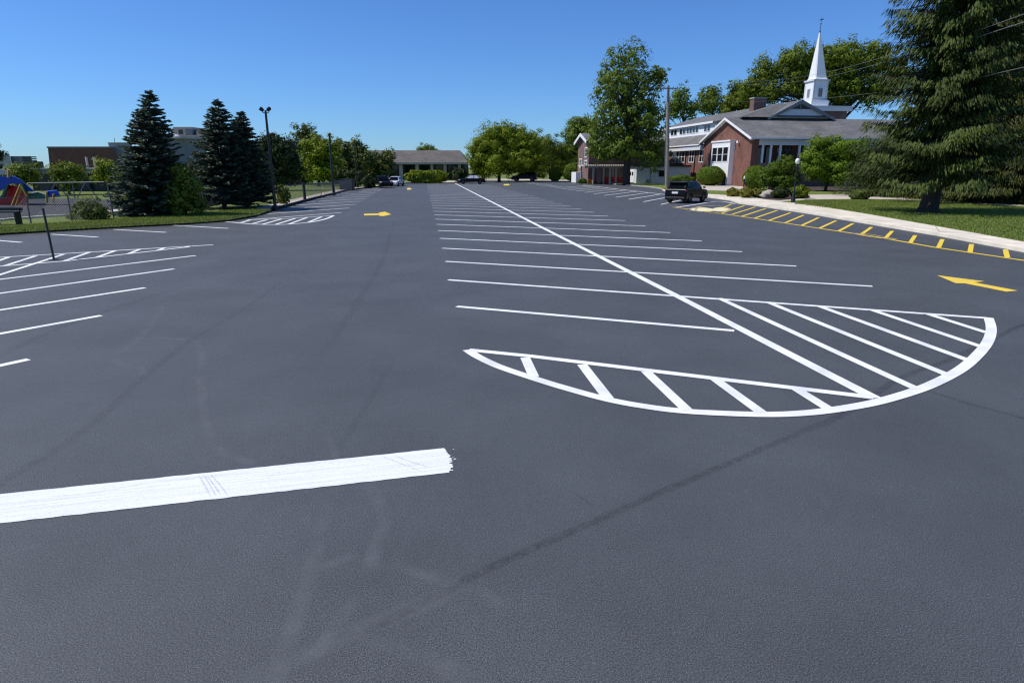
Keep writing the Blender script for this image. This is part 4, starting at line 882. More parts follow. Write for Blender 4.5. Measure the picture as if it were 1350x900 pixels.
    MB().box(L / 2 - .03, L / 2 + .03, -hw * .5, hw * .5, H * .32, H * .40).build('grille', M_DARK, t, local=True)
    if suv:
        for s_ in (-1, 1): MB().tube([(xt0 + .1, s_ * (ty - .04), H - .03), (xt0 + .25, s_ * (ty - .05), H + .035), (xt1 - .2, s_ * (ty - .05), H + .035), (xt1 - .05, s_ * (ty - .04), H - .03)], .018, 6).build('roof_rail', M_DARK, t, local=True)
        MB().hexa([(xt0 - .28, -ty * .9, zt + .0), (xt0 + .0, -ty, zt + .01), (xt0 + .0, ty, zt + .01), (xt0 - .28, ty * .9, zt + .0), (xt0 - .26, -ty * .9, zt + .03), (xt0 + .0, -ty, zt + .05), (xt0 + .0, ty, zt + .05), (xt0 - .26, ty * .9, zt + .03)]).build('spoiler', M_TYRE, t, local=True)
    return t
pRR = G(907.5, 267.8); hd = Vector((.64, .77, 0)).normalized(); lf = Vector((-hd.y, hd.x, 0))
c0 = pRR + hd * (4.45 / 2 - .98) + lf * .75
car('parked_car', 'black sport utility vehicle parked rear-on at the church row', (c0.x, c0.y, 0), math.atan2(hd.y, hd.x), 4.4, 1.86, 1.66, M_CARBLK)
b0 = G(517.5, 246); car('parked_car', 'white sedan facing the camera below the olive trees', (b0.x, b0.y + 2.3, 0), R(-95), 4.6, 1.8, 1.42, M_CARWHT, False)
b0 = G(621, 242.9); car('parked_car', 'black sedan seen side-on at the far end of the centre rows', (b0.x, b0.y + .9, 0), R(186), 4.6, 1.8, 1.5, M_CARBLK, False, roofm=M_CARBLK, glass=mat('sky_reflection_glass', (.62, .64, .66), .08, spec=.8))  # bright sky reflection of the windows put into the glass colour
b0 = G(500, 246.6, ZL); car('parked_car', 'dark car half hidden in shadow left of the white sedan', (b0.x, b0.y + 2, ZL), R(-60), 4.5, 1.8, 1.45, M_CARBLK, False)
b0 = G(691.5, 239.2, ZL); car('parked_car', 'dark vehicle under the shade tree at the far street', (b0.x, b0.y + 1.2, ZL), R(170), 4.9, 1.9, 1.7, M_CARBLK, True)
b0 = G(1212, 250, ZL); car('parked_car', 'white car glimpsed behind the thick conifer trunk', (b0.x, b0.y + 1, ZL), R(10), 4.5, 1.8, 1.45, M_CARWHT, False)

# ------------------------------------------------------------------ buildings
Z0 = ZL - .05
def window_b(par, a0, a1, b, z0, z1, cols=1, rows=2, fr=.09, name='window'):
    """window in a wall whose outside faces -b (towards the lot)"""
    mb = MB()
    mb.boxab(a0, a1, b - .06, b + .05, z0, z0 + fr); mb.boxab(a0, a1, b - .06, b + .05, z1 - fr, z1)
    for k in range(cols + 1):
        a = a0 + (a1 - a0 - fr) * k / cols; mb.boxab(a, a + fr, b - .055, b + .05, z0 + fr, z1 - fr)
    for k in range(1, rows):
        z = z0 + (z1 - z0) * k / rows; mb.boxab(a0 + fr, a1 - fr, b - .045, b + .05, z - .025, z + .025)
    f = mb.build(name, M_TRIM, par)
    MB().boxab(a0 + fr * .8, a1 - fr * .8, b - .02, b + .03, z0 + fr * .8, z1 - fr * .8).build('pane', M_GLASS, f)
    return f
def window_a(par, b0, b1, a, z0, z1, cols=1, rows=2, fr=.09, name='window', fm=None):
    """window in a wall whose outside faces -a (towards the camera)"""
    mb = MB()
    mb.boxab(a - .06, a + .05, b0, b1, z0, z0 + fr); mb.boxab(a - .06, a + .05, b0, b1, z1 - fr, z1)
    for k in range(cols + 1):
        b = b0 + (b1 - b0 - fr) * k / cols; mb.boxab(a - .055, a + .05, b, b + fr, z0 + fr, z1 - fr)
    for k in range(1, rows):
        z = z0 + (z1 - z0) * k / rows; mb.boxab(a - .045, a + .05, b0 + fr, b1 - fr, z - .025, z + .025)
    f = mb.build(name, fm or M_TRIM, par)
    MB().boxab(a - .02, a + .03, b0 + fr * .8, b1 - fr * .8, z0 + fr * .8, z1 - fr * .8).build('pane', M_GLASS, f)
    return f

C = G(986, 246.3, ZL); aC, bF = ab(C)
ch = thing('church', 'red brick church with grey roofs and slender white steeple', 'church', C)
aN = a_at(926, bF); am = (aC + aN) / 2
ze = zab(aC, bF, 181.5); zr = zab(am, bF, 157.5)
bEnd = bF + 30
# nave: gable wall facing the lot, long roof to the right
nv = MB(); nv.boxab(aC + 2.2, aN, bF + .0, bEnd, Z0, ze - .0)
nv.boxab(aC, aC + 2.2, bF, bF + 1.0, Z0, ze)
nv.prism([W(aC, bF, ze), W(aN, bF, ze), W(am, bF, zr - .05)], B * .5)
nv.build('wall', M_BRICK, ch)
def roof_slab(mb, p0, p1, q1, q0, t=.16):  # quad (eave p0,p1; ridge q1,q0) thickened downwards
    n = (p1 - p0).cross(q0 - p0).normalized(); n = n if n.z > 0 else -n; o = -n * t
    mb.hexa([p0 + o, p1 + o, q1 + o, q0 + o, p0, p1, q1, q0])
ov = .6
sl = (zr - ze) / (am - aC)
rf = MB(); hipb = bEnd
roof_slab(rf, W(aC - ov, bF - .55, ze - ov * sl + .2), W(aC - ov, bEnd + .5, ze - ov * sl + .2), W(am, bEnd + .5, zr + .2), W(am, bF - .55, zr + .2))
roof_slab(rf, W(aN + ov, bF - .55, ze - ov * sl + .2), W(aN + ov, bEnd + .5, ze - ov * sl + .2), W(am + .0, bEnd + .5, zr + .2), W(am + .0, bF - .55, zr + .2))
rfo = rf.build('roof', M_ROOF, ch)
# gable rake boards and gutters
rk = MB()
for s_, a_e in ((-1, aC - ov), (1, aN + ov)):
    e0 = W(a_e, bF - .62, ze - ov * sl + .22); r0 = W(am, bF - .62, zr + .22); dn = Vector((0, 0, -.30))
    rk.prism([e0, r0, r0 + dn, e0 + dn], B * .10)
    s0 = W(a_e, bF - .52, ze - ov * sl - .02); s1 = W(am, bF - .52, zr - .02); rk.prism([s0, s1, s1 + Vector((0, 0, -.05)), s0 + Vector((0, 0, -.05))], B * .5)
rk.boxab(aC - ov - .10, aC - ov + .02, bF - .5, bEnd, ze - ov * sl + .03, ze - ov * sl + .22)
rk.build('rake_trim', M_TRIM, ch)
# porch on the camera side: frieze, columns, dark recessed glazing
zf = zab(aC, bF + 3, 191.5)
pm = MB(); pm.boxab(aC - .05, aC + .5, bF + 1.0, bEnd, zf, ze - .05); pm.boxab(aC + .5, aC + 2.2, bF + 1.0, bEnd, ze - .3, ze - .05); pm.build('frieze', M_SIDING, ch)
zsill = zab(aC, bF + 3, 215)
MB().boxab(aC + .0, aC + .35, bF + 1.0, bEnd, Z0, zsill).build('porch_wall', M_BRICK2, ch)
for px in (1003, 1013.7, 1026, 1051, 1061.5, 1075, 1090, 1105, 1120, 1135):
    b = b_at(px, aC + .2); MB().boxab(aC + .04, aC + .3, b - .11, b + .11, zsill, zf).build('column', M_TRIM, ch)
for i in range(8):
    b = bF + 1.6 + i * 3.3; window_a(ch, b, b + 2.3, aC + 2.2 - .03, zf - 3.6, zf - .2, 2, 1, .07, fm=M_DARK)
# white bay window
a0, a1 = a_at(966.5, bF), a_at(942.5, bF); zb = zab(a0, bF, 186.5); bb = bF - .75
by = MB(); by.boxab(a0, a1, bb, bF - .002, Z0, zb); by.build('bay', M_TRIM, ch)
MB().boxab(a0 - .12, a1 + .12, bb - .12, bF + .0, zb, zb + .22).build('bay_cornice', M_TRIM, ch)
zs0, zs1 = zab(a0, bb, 213.5), zab(a0, bb, 193); w3 = (a1 - a0 - .9) / 3
for k in range(3): window_b(ch, a0 + .35 + k * (w3 + .1), a0 + .35 + k * (w3 + .1) + w3, bb, zs0, zs1, 1, 2, .10)
MB().boxab(a0 + .5, a0 + 1.5, bb - .05, bb + .02, Z0, zab(a0, bb, 233)).build('door', M_DARK, ch)
MB().boxab(a0 - 1.4, a0 - 1.0, bF - .35, bF - .002, zab(a0, bF, 189), zab(a0, bF, 186)).build('wall_lamp', M_TRIM, ch)
# two storey wing receding left
aW = a_at(858, bF); zle = zab(aN + 1, bF, 191.5); lz1 = zab(aN + 2, bF, 187)
wl = MB().boxab(aN + .02, aW, bF + .15, bF + 12, Z0, zle + .2); wl.build('wall', M_BRICK, ch)
fr_ = MB(); zsf = zab(aN + 1, bF, 197)
fr_.boxab(aN + .4, aW + .3, bF - .45, bF + .14, zle - .75, zle); fr_.build('frieze', M_SIDING, ch)
gut = MB(); gut.boxab(aN + .7, aW + .4, bF - .62, bF - .452, zle - .02, zle + .16); gut.build('gutter', M_TRIM, ch)
bU = bF + 1.9; zsk = zab(aN + 2, bU, 180.5); _a = a_at(900, bU, 170); zsk = zab(_a, bU, 181); zue = zab(_a, bU, 166.0); bR2 = bF + 9; zrr = zab(a_at(900, bR2, 160), bR2, 159.0)
sk = MB(); roof_slab(sk, W(aN + .3, bF - .5, zle + .12), W(aW + .3, bF - .5, zle + .12), W(aW + .3, bU, zsk), W(aN + .3, bU, zsk)); sk.build('roof', M_ROOF, ch)
MB().boxab(aN + .3, aW, bU, bF + 14, zsk - .6, zue - .02).build('upper_wall', M_TRIM, ch)
ur = MB(); roof_slab(ur, W(am - 1, bU - .4, zue - .06), W(aW + .8, bU - .4, zue - .06), W(aW + .8, bR2, zrr), W(am + 2, bR2, zrr)); roof_slab(ur, W(am - 1, bR2 + 7, zue), W(aW + .8, bR2 + 7, zue), W(aW + .8, bR2 - .02, zrr - .01), W(am + 2, bR2 - .02, zrr - .01)); ur.add([W(am - 1.02, bU - .38, zue - .1), W(am - 1.02, bR2 + 6.98, zue - .1), W(am + 2, bR2, zrr + .01)], [(0, 1, 2)]); ur.build('roof', M_ROOF, ch)
MB().boxab(aN + .6, aW + .85, bU - .5, bU - .402, zue - .34, zue - .02).build('gutter', M_TRIM, ch)
def col_run(b, px0, px1): return a_at(px1, b), a_at(px0, b)
for px0, px1, n_ in ((863.5, 870.5, 2), (884.5, 893, 2), (896, 904.5, 2), (905, 921, 4), (928, 936.5, 2)):
    x0, x1 = a_at(px1, bU, 174), a_at(px0, bU, 174); w_ = (x1 - x0) / n_
    for k in range(n_): window_b(ch, x0 + k * w_ + .06, x0 + (k + 1) * w_ - .06, bU, zsk + .42, zue - .42, 1, 1, .09)
zl0, zl1 = zab(a_at(910, bF), bF, 214.5), zab(a_at(910, bF), bF, 198.2)
for px0, px1, n_ in ((864, 868, 1), (869, 874, 1), (884.5, 890, 1), (892.5, 901, 2), (906.5, 913.3, 2), (919.8, 927.5, 2)):
    x0, x1 = col_run(bF, px0, px1); window_b(ch, x0, x1, bF + .15, zl0, zl1, n_, 2, .12)
for px in (902.5, 914.5, 928.8):
    a = a_at(px, bF); MB().tube([W(a, bF + .05, zle - .4), W(a, bF + .05, Z0)], .07, 6).build('downspout', M_DARK, ch)
for px0, px1 in ((868, 874), (908, 911)):
    x0, x1 = col_run(bF, px0, px1); window_b(ch, x0, x1, bF + .15, .5, 1.5, 1, 1, .1)
# chimney
a0 = am + 3.5; b0, b1 = b_at(994, a0, 138), b_at(1010, a0, 138); zt = zab(a0, b0, 130)
cm_ = MB().boxab(a0, a0 + 1.3, b0, b1, zr - 2, zt).build('chimney', M_BRICK2, ch)
MB().boxab(a0 - .1, a0 + 1.4, b0 - .1, b1 + .1, zt, zt + .18).build('chimney_cap', M_KERB, cm_)
# pediment on the roof
ap = am - .6; b0, b1, bm_ = b_at(1011, ap, 155), b_at(1100, ap, 155), b_at(1055.5, ap, 138); zpb = zab(ap, bm_, 156) ; zpt = zab(ap, bm_, 132)
MB().prism([W(ap, b0 + .7, zpb), W(ap, b1 - .7, zpb), W(ap, bm_, zpt - .35)], A * 10).build('pediment', M_SIDING, ch)
pr = MB()
for be_ in (b0, b1):
    roof_slab(pr, W(ap - .3, be_, zpb - .05), W(ap + 14, be_, zpb - .05), W(ap + 14, bm_, zpt), W(ap - .3, bm_, zpt), .18)
pr.build('roof', M_ROOF, ch)
pt_ = MB()
for be_ in (b0, b1):
    e0 = W(ap - .36, be_, zpb - .02); r0 = W(ap - .36, bm_, zpt + .03); pt_.prism([e0, r0, r0 + Vector((0, 0, -.55)), e0 + Vector((0, 0, -.35))], A * .08)
pt_.build('pediment_trim', M_GREYW, ch)
zl_a, zl_b = zab(ap, bm_, 144), zab(ap, bm_, 137.2)
lv = MB().prism([W(ap - .08, b_at(1041.5, ap, 142), zl_a), W(ap - .08, b_at(1069, ap, 142), zl_a), W(ap - .08, bm_, zl_b)], A * .06).build('louvre', M_DARK, ch)
MB().prism([W(ap - .12, bm_ - .08, zl_a), W(ap - .12, bm_ + .08, zl_a), W(ap - .12, bm_ + .08, zl_b), W(ap - .12, bm_ - .08, zl_b)], A * .03).build('slat', M_GREYW, lv)
# flat roofed block and steeple behind
as_ = ap + 8; b0, b1 = b_at(1066, as_, 143), b_at(1124, as_, 143); z0_, z1_ = zab(as_, b0, 146), zab(as_, b0, 139.5)
MB().boxab(as_ + .4, as_ + 6, b0 + .5, b1 - .6, ze, z0_).build('rear_wall', M_BRICK2, ch)
cn = MB().boxab(as_, as_ + 6.4, b0, b1, z0_, z1_ - .15); cn.boxab(as_ - .2, as_ + 6.6, b0 - .2, b1 + .2, z1_ - .15, z1_); cn.build('cornice', M_TRIM, ch)
sc_a = as_ + 1.2; sb0, sb1 = b_at(1073.5, sc_a, 110), b_at(1092, sc_a, 110); wS = sb1 - sb0
zs_base, zs_mid, zs_top = z1_ - 1.2, zab(sc_a, sb0, 131.5), zab(sc_a, sb0, 106.5)
sb = MB().boxab(sc_a - .3, sc_a + wS + .3, sb0 - .3, sb1 + .3, zs_base, zs_mid - .1); sb.boxab(sc_a, sc_a + wS, sb0, sb1, zs_mid - .1, zs_top)
stp = sb.build('steeple', M_TRIM, ch)
k_ = MB(); k_.boxab(sc_a - .2, sc_a + wS + .2, sb0 - .2, sb1 + .2, zs_top, zs_top + .2); k_.boxab(sc_a - .12, sc_a + wS + .12, sb0 - .12, sb1 + .12, zs_mid - .1, zs_mid + .08)
for a_, b_ in ((sc_a - .04, sb0 - .04), (sc_a - .04, sb1 - .2), (sc_a + wS - .2, sb0 - .04)): k_.boxab(a_, a_ + .24, b_, b_ + .24, zs_mid + .1, zs_top)
k_.build('steeple_trim', M_SIDING, stp)
zc_ = zs_mid + (zs_top - zs_mid) * .12; zd_ = zs_mid + (zs_top - zs_mid) * .62
for nm, fn in (('a', 1), ('b', 0)):
    mb = MB(); mg = MB(); ctr = wS / 2
    if fn: mb.boxab(sc_a - .05, sc_a + .03, sb0 + ctr - .42, sb0 + ctr + .42, zc_, zd_); mg.boxab(sc_a - .08, sc_a - .04, sb0 + ctr - .32, sb0 + ctr + .32, zc_ + .1, zd_ - .1)
    else: mb.boxab(sc_a + ctr - .42, sc_a + ctr + .42, sb0 - .05, sb0 + .03, zc_, zd_); mg.boxab(sc_a + ctr - .32, sc_a + ctr + .32, sb0 - .08, sb0 - .04, zc_ + .1, zd_ - .1)
    mb.build('window', M_SIDING, stp); mg.build('louvre', M_GREYW, stp)
ztip = zab(sc_a, (sb0 + sb1) / 2, 41); cc = W(sc_a + wS / 2, (sb0 + sb1) / 2, 0); zb_ = zs_top + .2
def octo(h, ch_, z): return [cc + A * x + B * y + Vector((0, 0, z)) for x, y in ((-h, -h + ch_), (-h + ch_, -h), (h - ch_, -h), (h, -h + ch_), (h, h - ch_), (h - ch_, h), (-h + ch_, h), (-h, h - ch_))]
hS = wS * .46; r0_ = octo(hS * 1.06, hS * .10, zb_); r1_ = octo(hS * .92, hS * .16, zb_ + .35); r2_ = octo(.09, .035, ztip)
lean = B * -.55; r2_ = [q + lean for q in r2_]
sp_ = MB(); sp_.add(r0_ + r1_ + r2_, [(i + 8 * l, (i + 1) % 8 + 8 * l, (i + 1) % 8 + 8 * l + 8, i + 8 * l + 8) for l in range(2) for i in range(8)] + [tuple(range(8)), tuple(range(16, 24))]); sp_.build('spire', M_TRIM, stp)
zfin = zab(sc_a, sb0, 20); cz = cc + lean + Vector((0, 0, ztip)); fn = MB()
fn.lathe(cz, [(.10, -.1), (.13, .1), (.05, .25), (.04, (zfin - ztip) * .5), (.11, (zfin - ztip) * .55), (.03, (zfin - ztip) * .62), (.015, zfin - ztip)], 8)
fn.prism([cz + B * -.35 + Vector((0, 0, (zfin - ztip) * .75)), cz + B * .35 + Vector((0, 0, (zfin - ztip) * .82)), cz + B * .35 + Vector((0, 0, (zfin - ztip) * .9)), cz + B * -.1 + Vector((0, 0, (zfin - ztip) * .84))], A * .03)
fn.build('finial', M_DARK, stp)

# white flat roofed annex
aA, bA = ab(G(838.5, 242.2, ZL)); bA1 = bF - .7; zA = zab(aA, bA, 218.8)
an = thing('annex', 'low flat-roofed white annex beside the large tree', 'outbuilding', W(aA, bA, ZL))
MB().boxab(aA, aA + 7, bA, bA1, Z0, zA - .12).build('wall', M_SIDING, an); MB().boxab(aA - .25, aA + 7.2, bA - .3, bA1, zA - .12, zA + .1).build('roof', M_DARK, an)
x0, x1 = a_at(838, bA) + .5, a_at(838, bA) + 3.0
dd = MB().boxab(x0, x1, bA - .06, bA - .002, Z0 + .1, zA - .6).build('door', M_TRIM, an)
for k in range(2): MB().boxab(x0 + .35 + k * 1.1, x0 + 1.0 + k * 1.1, bA - .09, bA - .055, zA - 1.55, zA - .95).build('pane', M_GLASS, dd)
b0 = b_at(869, aA); window_a(an, b0, b0 + 1.1, aA, zA - 1.7, zA - .7, 1, 1, .08, fm=M_DARK)
b0 = b_at(858, aA); MB().tube([W(aA - .06, b0, Z0), W(aA - .06, b0, zA - .5)], .05, 6).build('vent_pipe', M_GALV, an)
MB().boxab(aA - .4, aA - .002, b_at(853, aA), b_at(853, aA) + .6, Z0, .75).build('meter_box', M_GREYW, an)

# brick building behind the pergola
aB_, bB_ = ab(G(775, 241.2, ZL)); aB2 = a_at(761.5, bB_); zB = zab(aB_, bB_, 186); zBr = zab(aB_, bB_, 176)
bb_ = thing('brick_building', 'tall red brick gabled building behind the timber pergola', 'building', W(aB_, bB_, ZL))
amB = (aB_ + aB2) / 2; w_ = MB().boxab(aB_, aB2, bB_, bB_ + 14, Z0, zB); w_.prism([W(aB_, bB_, zB), W(aB2, bB_, zB), W(amB, bB_, zBr)], B * .4); w_.build('wall', M_BRICK2, bb_)
r_ = MB(); s2 = (zBr - zB) / (amB - aB_)
for ae_ in (aB_ - .6, aB2 + .6): roof_slab(r_, W(ae_, bB_ - .6, zB - .6 * s2 + .2), W(ae_, bB_ + 14, zB - .6 * s2 + .2), W(amB, bB_ + 14, zBr + .2), W(amB, bB_ - .6, zBr + .2), .25)
r_.build('roof', M_ROOF, bb_)
r_ = MB()
for ae_ in (aB_ - .6, aB2 + .6):
    e0 = W(ae_, bB_ - .68, zB - .6 * s2 + .22); r0 = W(amB, bB_ - .68, zBr + .22); r_.prism([e0, r0, r0 + Vector((0, 0, -.5)), e0 + Vector((0, 0, -.5))], B * .08)
r_.build('rake_trim', M_TRIM, bb_)
for f0, f1, z0_, z1_ in ((.12, .34, .62, .86), (.12, .34, .38, .56), (.58, .82, .38, .60)):
    window_b(bb_, aB_ + (aB2 - aB_) * f0, aB_ + (aB2 - aB_) * f1, bB_, zB * z0_, zB * z1_, 1, 2, .16)
MB().boxab(aB_ + (aB2 - aB_) * .5, aB_ + (aB2 - aB_) * .95, bB_ - 1.2, bB_ - .002, Z0, zB * .27).build('entry', M_TRIM, bb_)

# pergola with red chairs
aP, bP0 = ab(G(770, 242.3, ZL)); bP1 = b_at(821, aP); zP = zab(aP, bP0, 218.5)
pg = thing('pergola', 'pale timber flat-roofed pergola sheltering red chairs', 'pergola', W(aP, bP0, ZL))
rf = MB(); rf.boxab(aP - .3, aP + 4, bP0 - .2, bP1, zP - .1, zP)
for k in range(18): b = bP0 + (bP1 - bP0) * k / 17; rf.boxab(aP - .5, aP + 4.2, b - .05, b + .05, zP + .002, zP + .16)
rf.build('roof', M_TIMBER, pg)
MB().boxab(aP - .1, aP + .1, bP0, bP1 - .1, zP - .32, zP - .102).build('beam', M_TIMBER, pg)
for px, m_, w in ((782.5, M_TIMBER, .12), (790, M_BRICK2, .28), (796, M_TIMBER, .12), (804.5, M_TIMBER, .13), (812.5, M_TIMBER, .13)):
    b = b_at(px, aP); MB().boxab(aP - w, aP + w, b - w, b + w, Z0, zP - .32).build('post', m_, pg)
for b in (bP0 + .4, bP1 - .5): MB().boxab(aP + 3.6, aP + 3.85, b - .12, b + .12, Z0, zP - .1).build('post', M_TIMBER, pg)
def red_chair(px, a, label, sc=1.15):
    b = b_at(px, a); t = thing('garden_chair', label, 'chair', W(a, b, ZL), -PSI + R(0), 'red chairs under the pergola'); q = lambda m, n: m.build(n, M_RED, t, local=True, bevel=.01)
    w = .34 * sc
    q(MB().hexa([(-w, -.3, .38), (w, -.3, .38), (w, .28, .28), (-w, .28, .28), (-w, -.3, .42), (w, -.3, .42), (w, .28, .32), (-w, .28, .32)]), 'seat')
    bk = MB()
    for k in range(5):
        x = -w + (k + .1) * (2 * w / 5); hh = 1.05 + .08 * (1 - abs(k - 2) / 2); bk.hexa([(x, .24, .3), (x + w * .34, .24, .3), (x + w * .34, .28, .3), (x, .28, .3), (x, .5, hh), (x + w * .34, .5, hh), (x + w * .34, .54, hh), (x, .54, hh)])
    bk.box(-w, w, .36, .40, .62, .70); q(bk, 'backrest')
    for s_ in (-1, 1):
        q(MB().box(s_ * (w + .06) - .07, s_ * (w + .06) + .07, -.38, .36, .58, .62), 'armrest')
        for y in (-.34, .28): q(MB().box(s_ * (w + .05) - .03, s_ * (w + .05) + .03, y - .04, y + .04, 0, .58), 'leg')
    return t
red_chair(783.5, aP + .7, 'red chair at the left end of the pergola row')
red_chair(800, aP + 1.0, 'red chair in the middle of the pergola, between two timber posts'); red_chair(806.5, aP + 2.4, 'red chair set back behind the other pergola chairs'); red_chair(811, aP + .9, 'red chair near the right pergola post')
red_chair(817, aP + 1.4, 'rightmost red chair, by the big tree trunk')
t = thing('low_wall', 'low red board wall between the pergola posts', 'wall', W(aP + .4, b_at(797, aP), ZL)); MB().boxab(aP + .3, aP + .4, b_at(790.5, aP) + .1, b_at(803, aP), Z0, .75).build('board', mat('faded_red_boards', (.38, .035, .028), .7), t)

# far building closing the lot
Yb = 134.0
fb = thing('far_building', 'long low building with taupe roof and dark bays at the lot end', 'building', Vector((at(560, 236, Yb).x, Yb, ZL)))
x0, x1 = at(470, 214, Yb).x, at(612, 214, Yb).x; zE, zR = hz(Yb, 214.5), hz(Yb + 6, 198.3)
MB().box(x0, x1, Yb + 1.2, Yb + 13, Z0, zE).build('wall', mat('dark_brown_wall', (.045, .038, .034), .8), fb)
rf = MB(); xr0, xr1 = at(475, 198, Yb + 6).x, at(606, 198, Yb + 6).x; xe0, xe1 = x0 - .6, at(617, 214, Yb).x
rf.add([(xe0, Yb - .4, zE), (xe1, Yb - .4, zE), (xe1, Yb + 13.5, zE), (xe0, Yb + 13.5, zE), (xr0, Yb + 6, zR), (xr1, Yb + 6, zR)], [(0, 1, 5, 4), (1, 2, 5), (2, 3, 4, 5), (3, 0, 4), (0, 3, 2, 1)]); rf.build('roof', M_ROOFB, fb)
MB().box(xe0, xe1, Yb - .42, Yb - .2, zE - .35, zE + .02).build('fascia', M_KERB, fb)
for px0, px1 in ((505, 511), (526, 530.5), (547.5, 551.8), (567.5, 571), (584.5, 588.5), (604, 607)):
    MB().box(at(px0, 225, Yb).x, at(px1, 225, Yb).x, Yb + .3, Yb + 1.19, Z0, zE - .02).build('column', M_LIGHTW, fb)
for px0, px1 in ((512, 525), (532, 546), (553, 566), (573, 583.5), (590, 603)):
    xa, xb = at(px0, 225, Yb).x, at(px1, 225, Yb).x; f = MB().box(xa, xb, Yb + 1.05, Yb + 1.18, 1.0, zE - .4).build('window', M_DARK, fb)
    MB().box(xa + .12, xb - .12, Yb + 1.0, Yb + 1.04, 1.1, zE - .55).build('pane', M_GLASS, f)

# school buildings behind the playground
def block(px0, px1, pyb, pyt, Y, dY, m, name, par):
    x0, x1 = at(px0, 230, Y).x, at(px1, 230, Y).x; z0, z1 = hz(Y, pyb) if pyb < 236 else Z0, hz(Y, pyt)
    o = Vector((x1, Y, 0)).normalized() * dY; c = [Vector((x0, Y, 0)), Vector((x1, Y, 0)), Vector((x1, Y, 0)) + o, Vector((x0, Y, 0)) + o]
    return MB().hexa([p + Vector((0, 0, z0)) for p in c] + [p + Vector((0, 0, z1)) for p in c]).build(name, m, par)
Yl = 73.0; t = thing('school_building', 'long low building with pale fascia behind the round trees', 'building', Vector((at(100, 236, Yl).x, Yl, ZL)))
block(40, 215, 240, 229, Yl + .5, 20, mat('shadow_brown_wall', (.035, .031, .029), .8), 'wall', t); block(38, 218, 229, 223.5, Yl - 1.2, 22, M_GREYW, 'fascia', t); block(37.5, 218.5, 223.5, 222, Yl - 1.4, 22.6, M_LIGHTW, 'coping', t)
for i in range(7): f = block(50 + i * 24, 68 + i * 24, 237, 230.5, Yl + .35, .14, M_DARK, 'window', t)
for px in (116, 126): MB().tube([Vector((at(px, 222, Yl + 6).x, Yl + 6, hz(Yl + 6, 223))), Vector((at(px, 222, Yl + 6).x, Yl + 6, hz(Yl + 6, 207)))], .12, 6).build('vent_pipe', M_LIGHTW, t)
Yh = 135.0; t = thing('brick_hall', 'windowless brown brick hall rising behind the round trees', 'building', Vector((at(106, 236, Yh).x, Yh, ZL)))
pl_ = [at(66, 224, Yh), at(151.5, 224, Yh), at(149.5, 195, Yh), at(63, 195, Yh)]; lo_ = [Vector((pl_[0].x, Yh, Z0)), Vector((pl_[1].x, Yh, Z0))]
MB().prism(lo_ + [Vector((p.x, Yh, p.z)) for p in pl_[1:]] + [Vector((pl_[0].x, Yh, pl_[0].z))], Vector((pl_[1].x, Yh, 0)).normalized() * 18).build('wall', M_BRICK3, t)
cu = Vector((pl_[1].x, Yh, 0)).normalized() * 18.2; cf = [Vector((pl_[3].x - .15, Yh - .12, pl_[3].z)), Vector((pl_[2].x + .15, Yh - .12, pl_[2].z))]; cf += [cf[1] + cu, cf[0] + cu]
MB().hexa(cf + [p + Vector((0, 0, .25)) for p in cf]).build('coping', M_GREYW, t)
Yk = 138.0; t = thing('pale_block', 'pale rendered block right of the brown brick hall', 'building', Vector((at(157, 236, Yk).x, Yk, ZL)))
block(149.5, 180, 240, 189, Yk, 12, M_LIGHTW, 'wall', t); block(149, 181, 189, 188, Yk - .2, 12.4, M_GREYW, 'coping', t)
MB().tube([at(151, 189, Yk + 2), at(151, 182, Yk + 2)], .05, 5).build('antenna', M_GALV, t)
Yg = 120.0; t = thing('gym_building', 'grey building with a hipped metal rooftop between spruces', 'building', Vector((at(245, 236, Yg).x, Yg, ZL)))
block(216, 276, 240, 183, Yg, 14, M_GREYW, 'wall', t); block(215, 277, 183, 180, Yg - .3, 14.6, M_LIGHTW, 'cornice', t)
q0, q1, q2, q3 = at(224, 180, Yg + .5), at(268, 180, Yg + .5), at(256, 168, Yg + 4), at(232, 168, Yg + 4)
z_ = hz(Yg, 180); MB().hexa([(q0.x, Yg + .5, z_), (q1.x, Yg + .5, z_), (q1.x, Yg + 10, z_), (q0.x, Yg + 10, z_), (q3.x, Yg + 3, q3.z), (q2.x, Yg + 3, q2.z), (q2.x, Yg + 8, q3.z), (q3.x, Yg + 8, q3.z)]).build('roof', mat('grey_metal_roof', (.05, .055, .06), .85), t)
f = MB().box(at(241, 172, Yg).x, at(250, 172, Yg).x, Yg + .9, Yg + 2.8, hz(Yg + 1, 178), hz(Yg + 1, 170)).build('dormer', M_GREYW, t)
block(243, 249, 177, 171, Yg + .8, .05, M_GLASS, 'window', t)
MB().lathe(at(230, 182, Yg - 1.5), [(1.1, 0), (1.0, .25), (.7, .5), (.1, .7)], 16).build('roof_vent', M_TRIM, t, smooth=True)
Yc = 112.0; t = thing('concrete_block', 'pale concrete building with louvred plant room at the left edge', 'building', Vector((at(20, 236, Yc).x, Yc, ZL)))
block(-30, 18, 240, 204, Yc, 14, M_LIGHTW, 'wall', t); block(18.2, 46, 240, 206, Yc + 1, 12, M_GREYW, 'plant_room', t); block(46.2, 60, 240, 213, Yc + 1.4, 10, M_ROOFB, 'stair_block', t)
for k in range(5): MB().box(at(24, 210, Yc).x, at(43, 210, Yc).x, Yc + .9, Yc + .99, hz(Yc, 218) + k * .32, hz(Yc, 218) + k * .32 + .2).build('louvre', M_DARK, t)
Yd = 98.0; t = thing('brown_building', 'dark brown flat building behind the dark tree by the lamp pole', 'building', Vector((at(380, 236, Yd).x, Yd, ZL)))
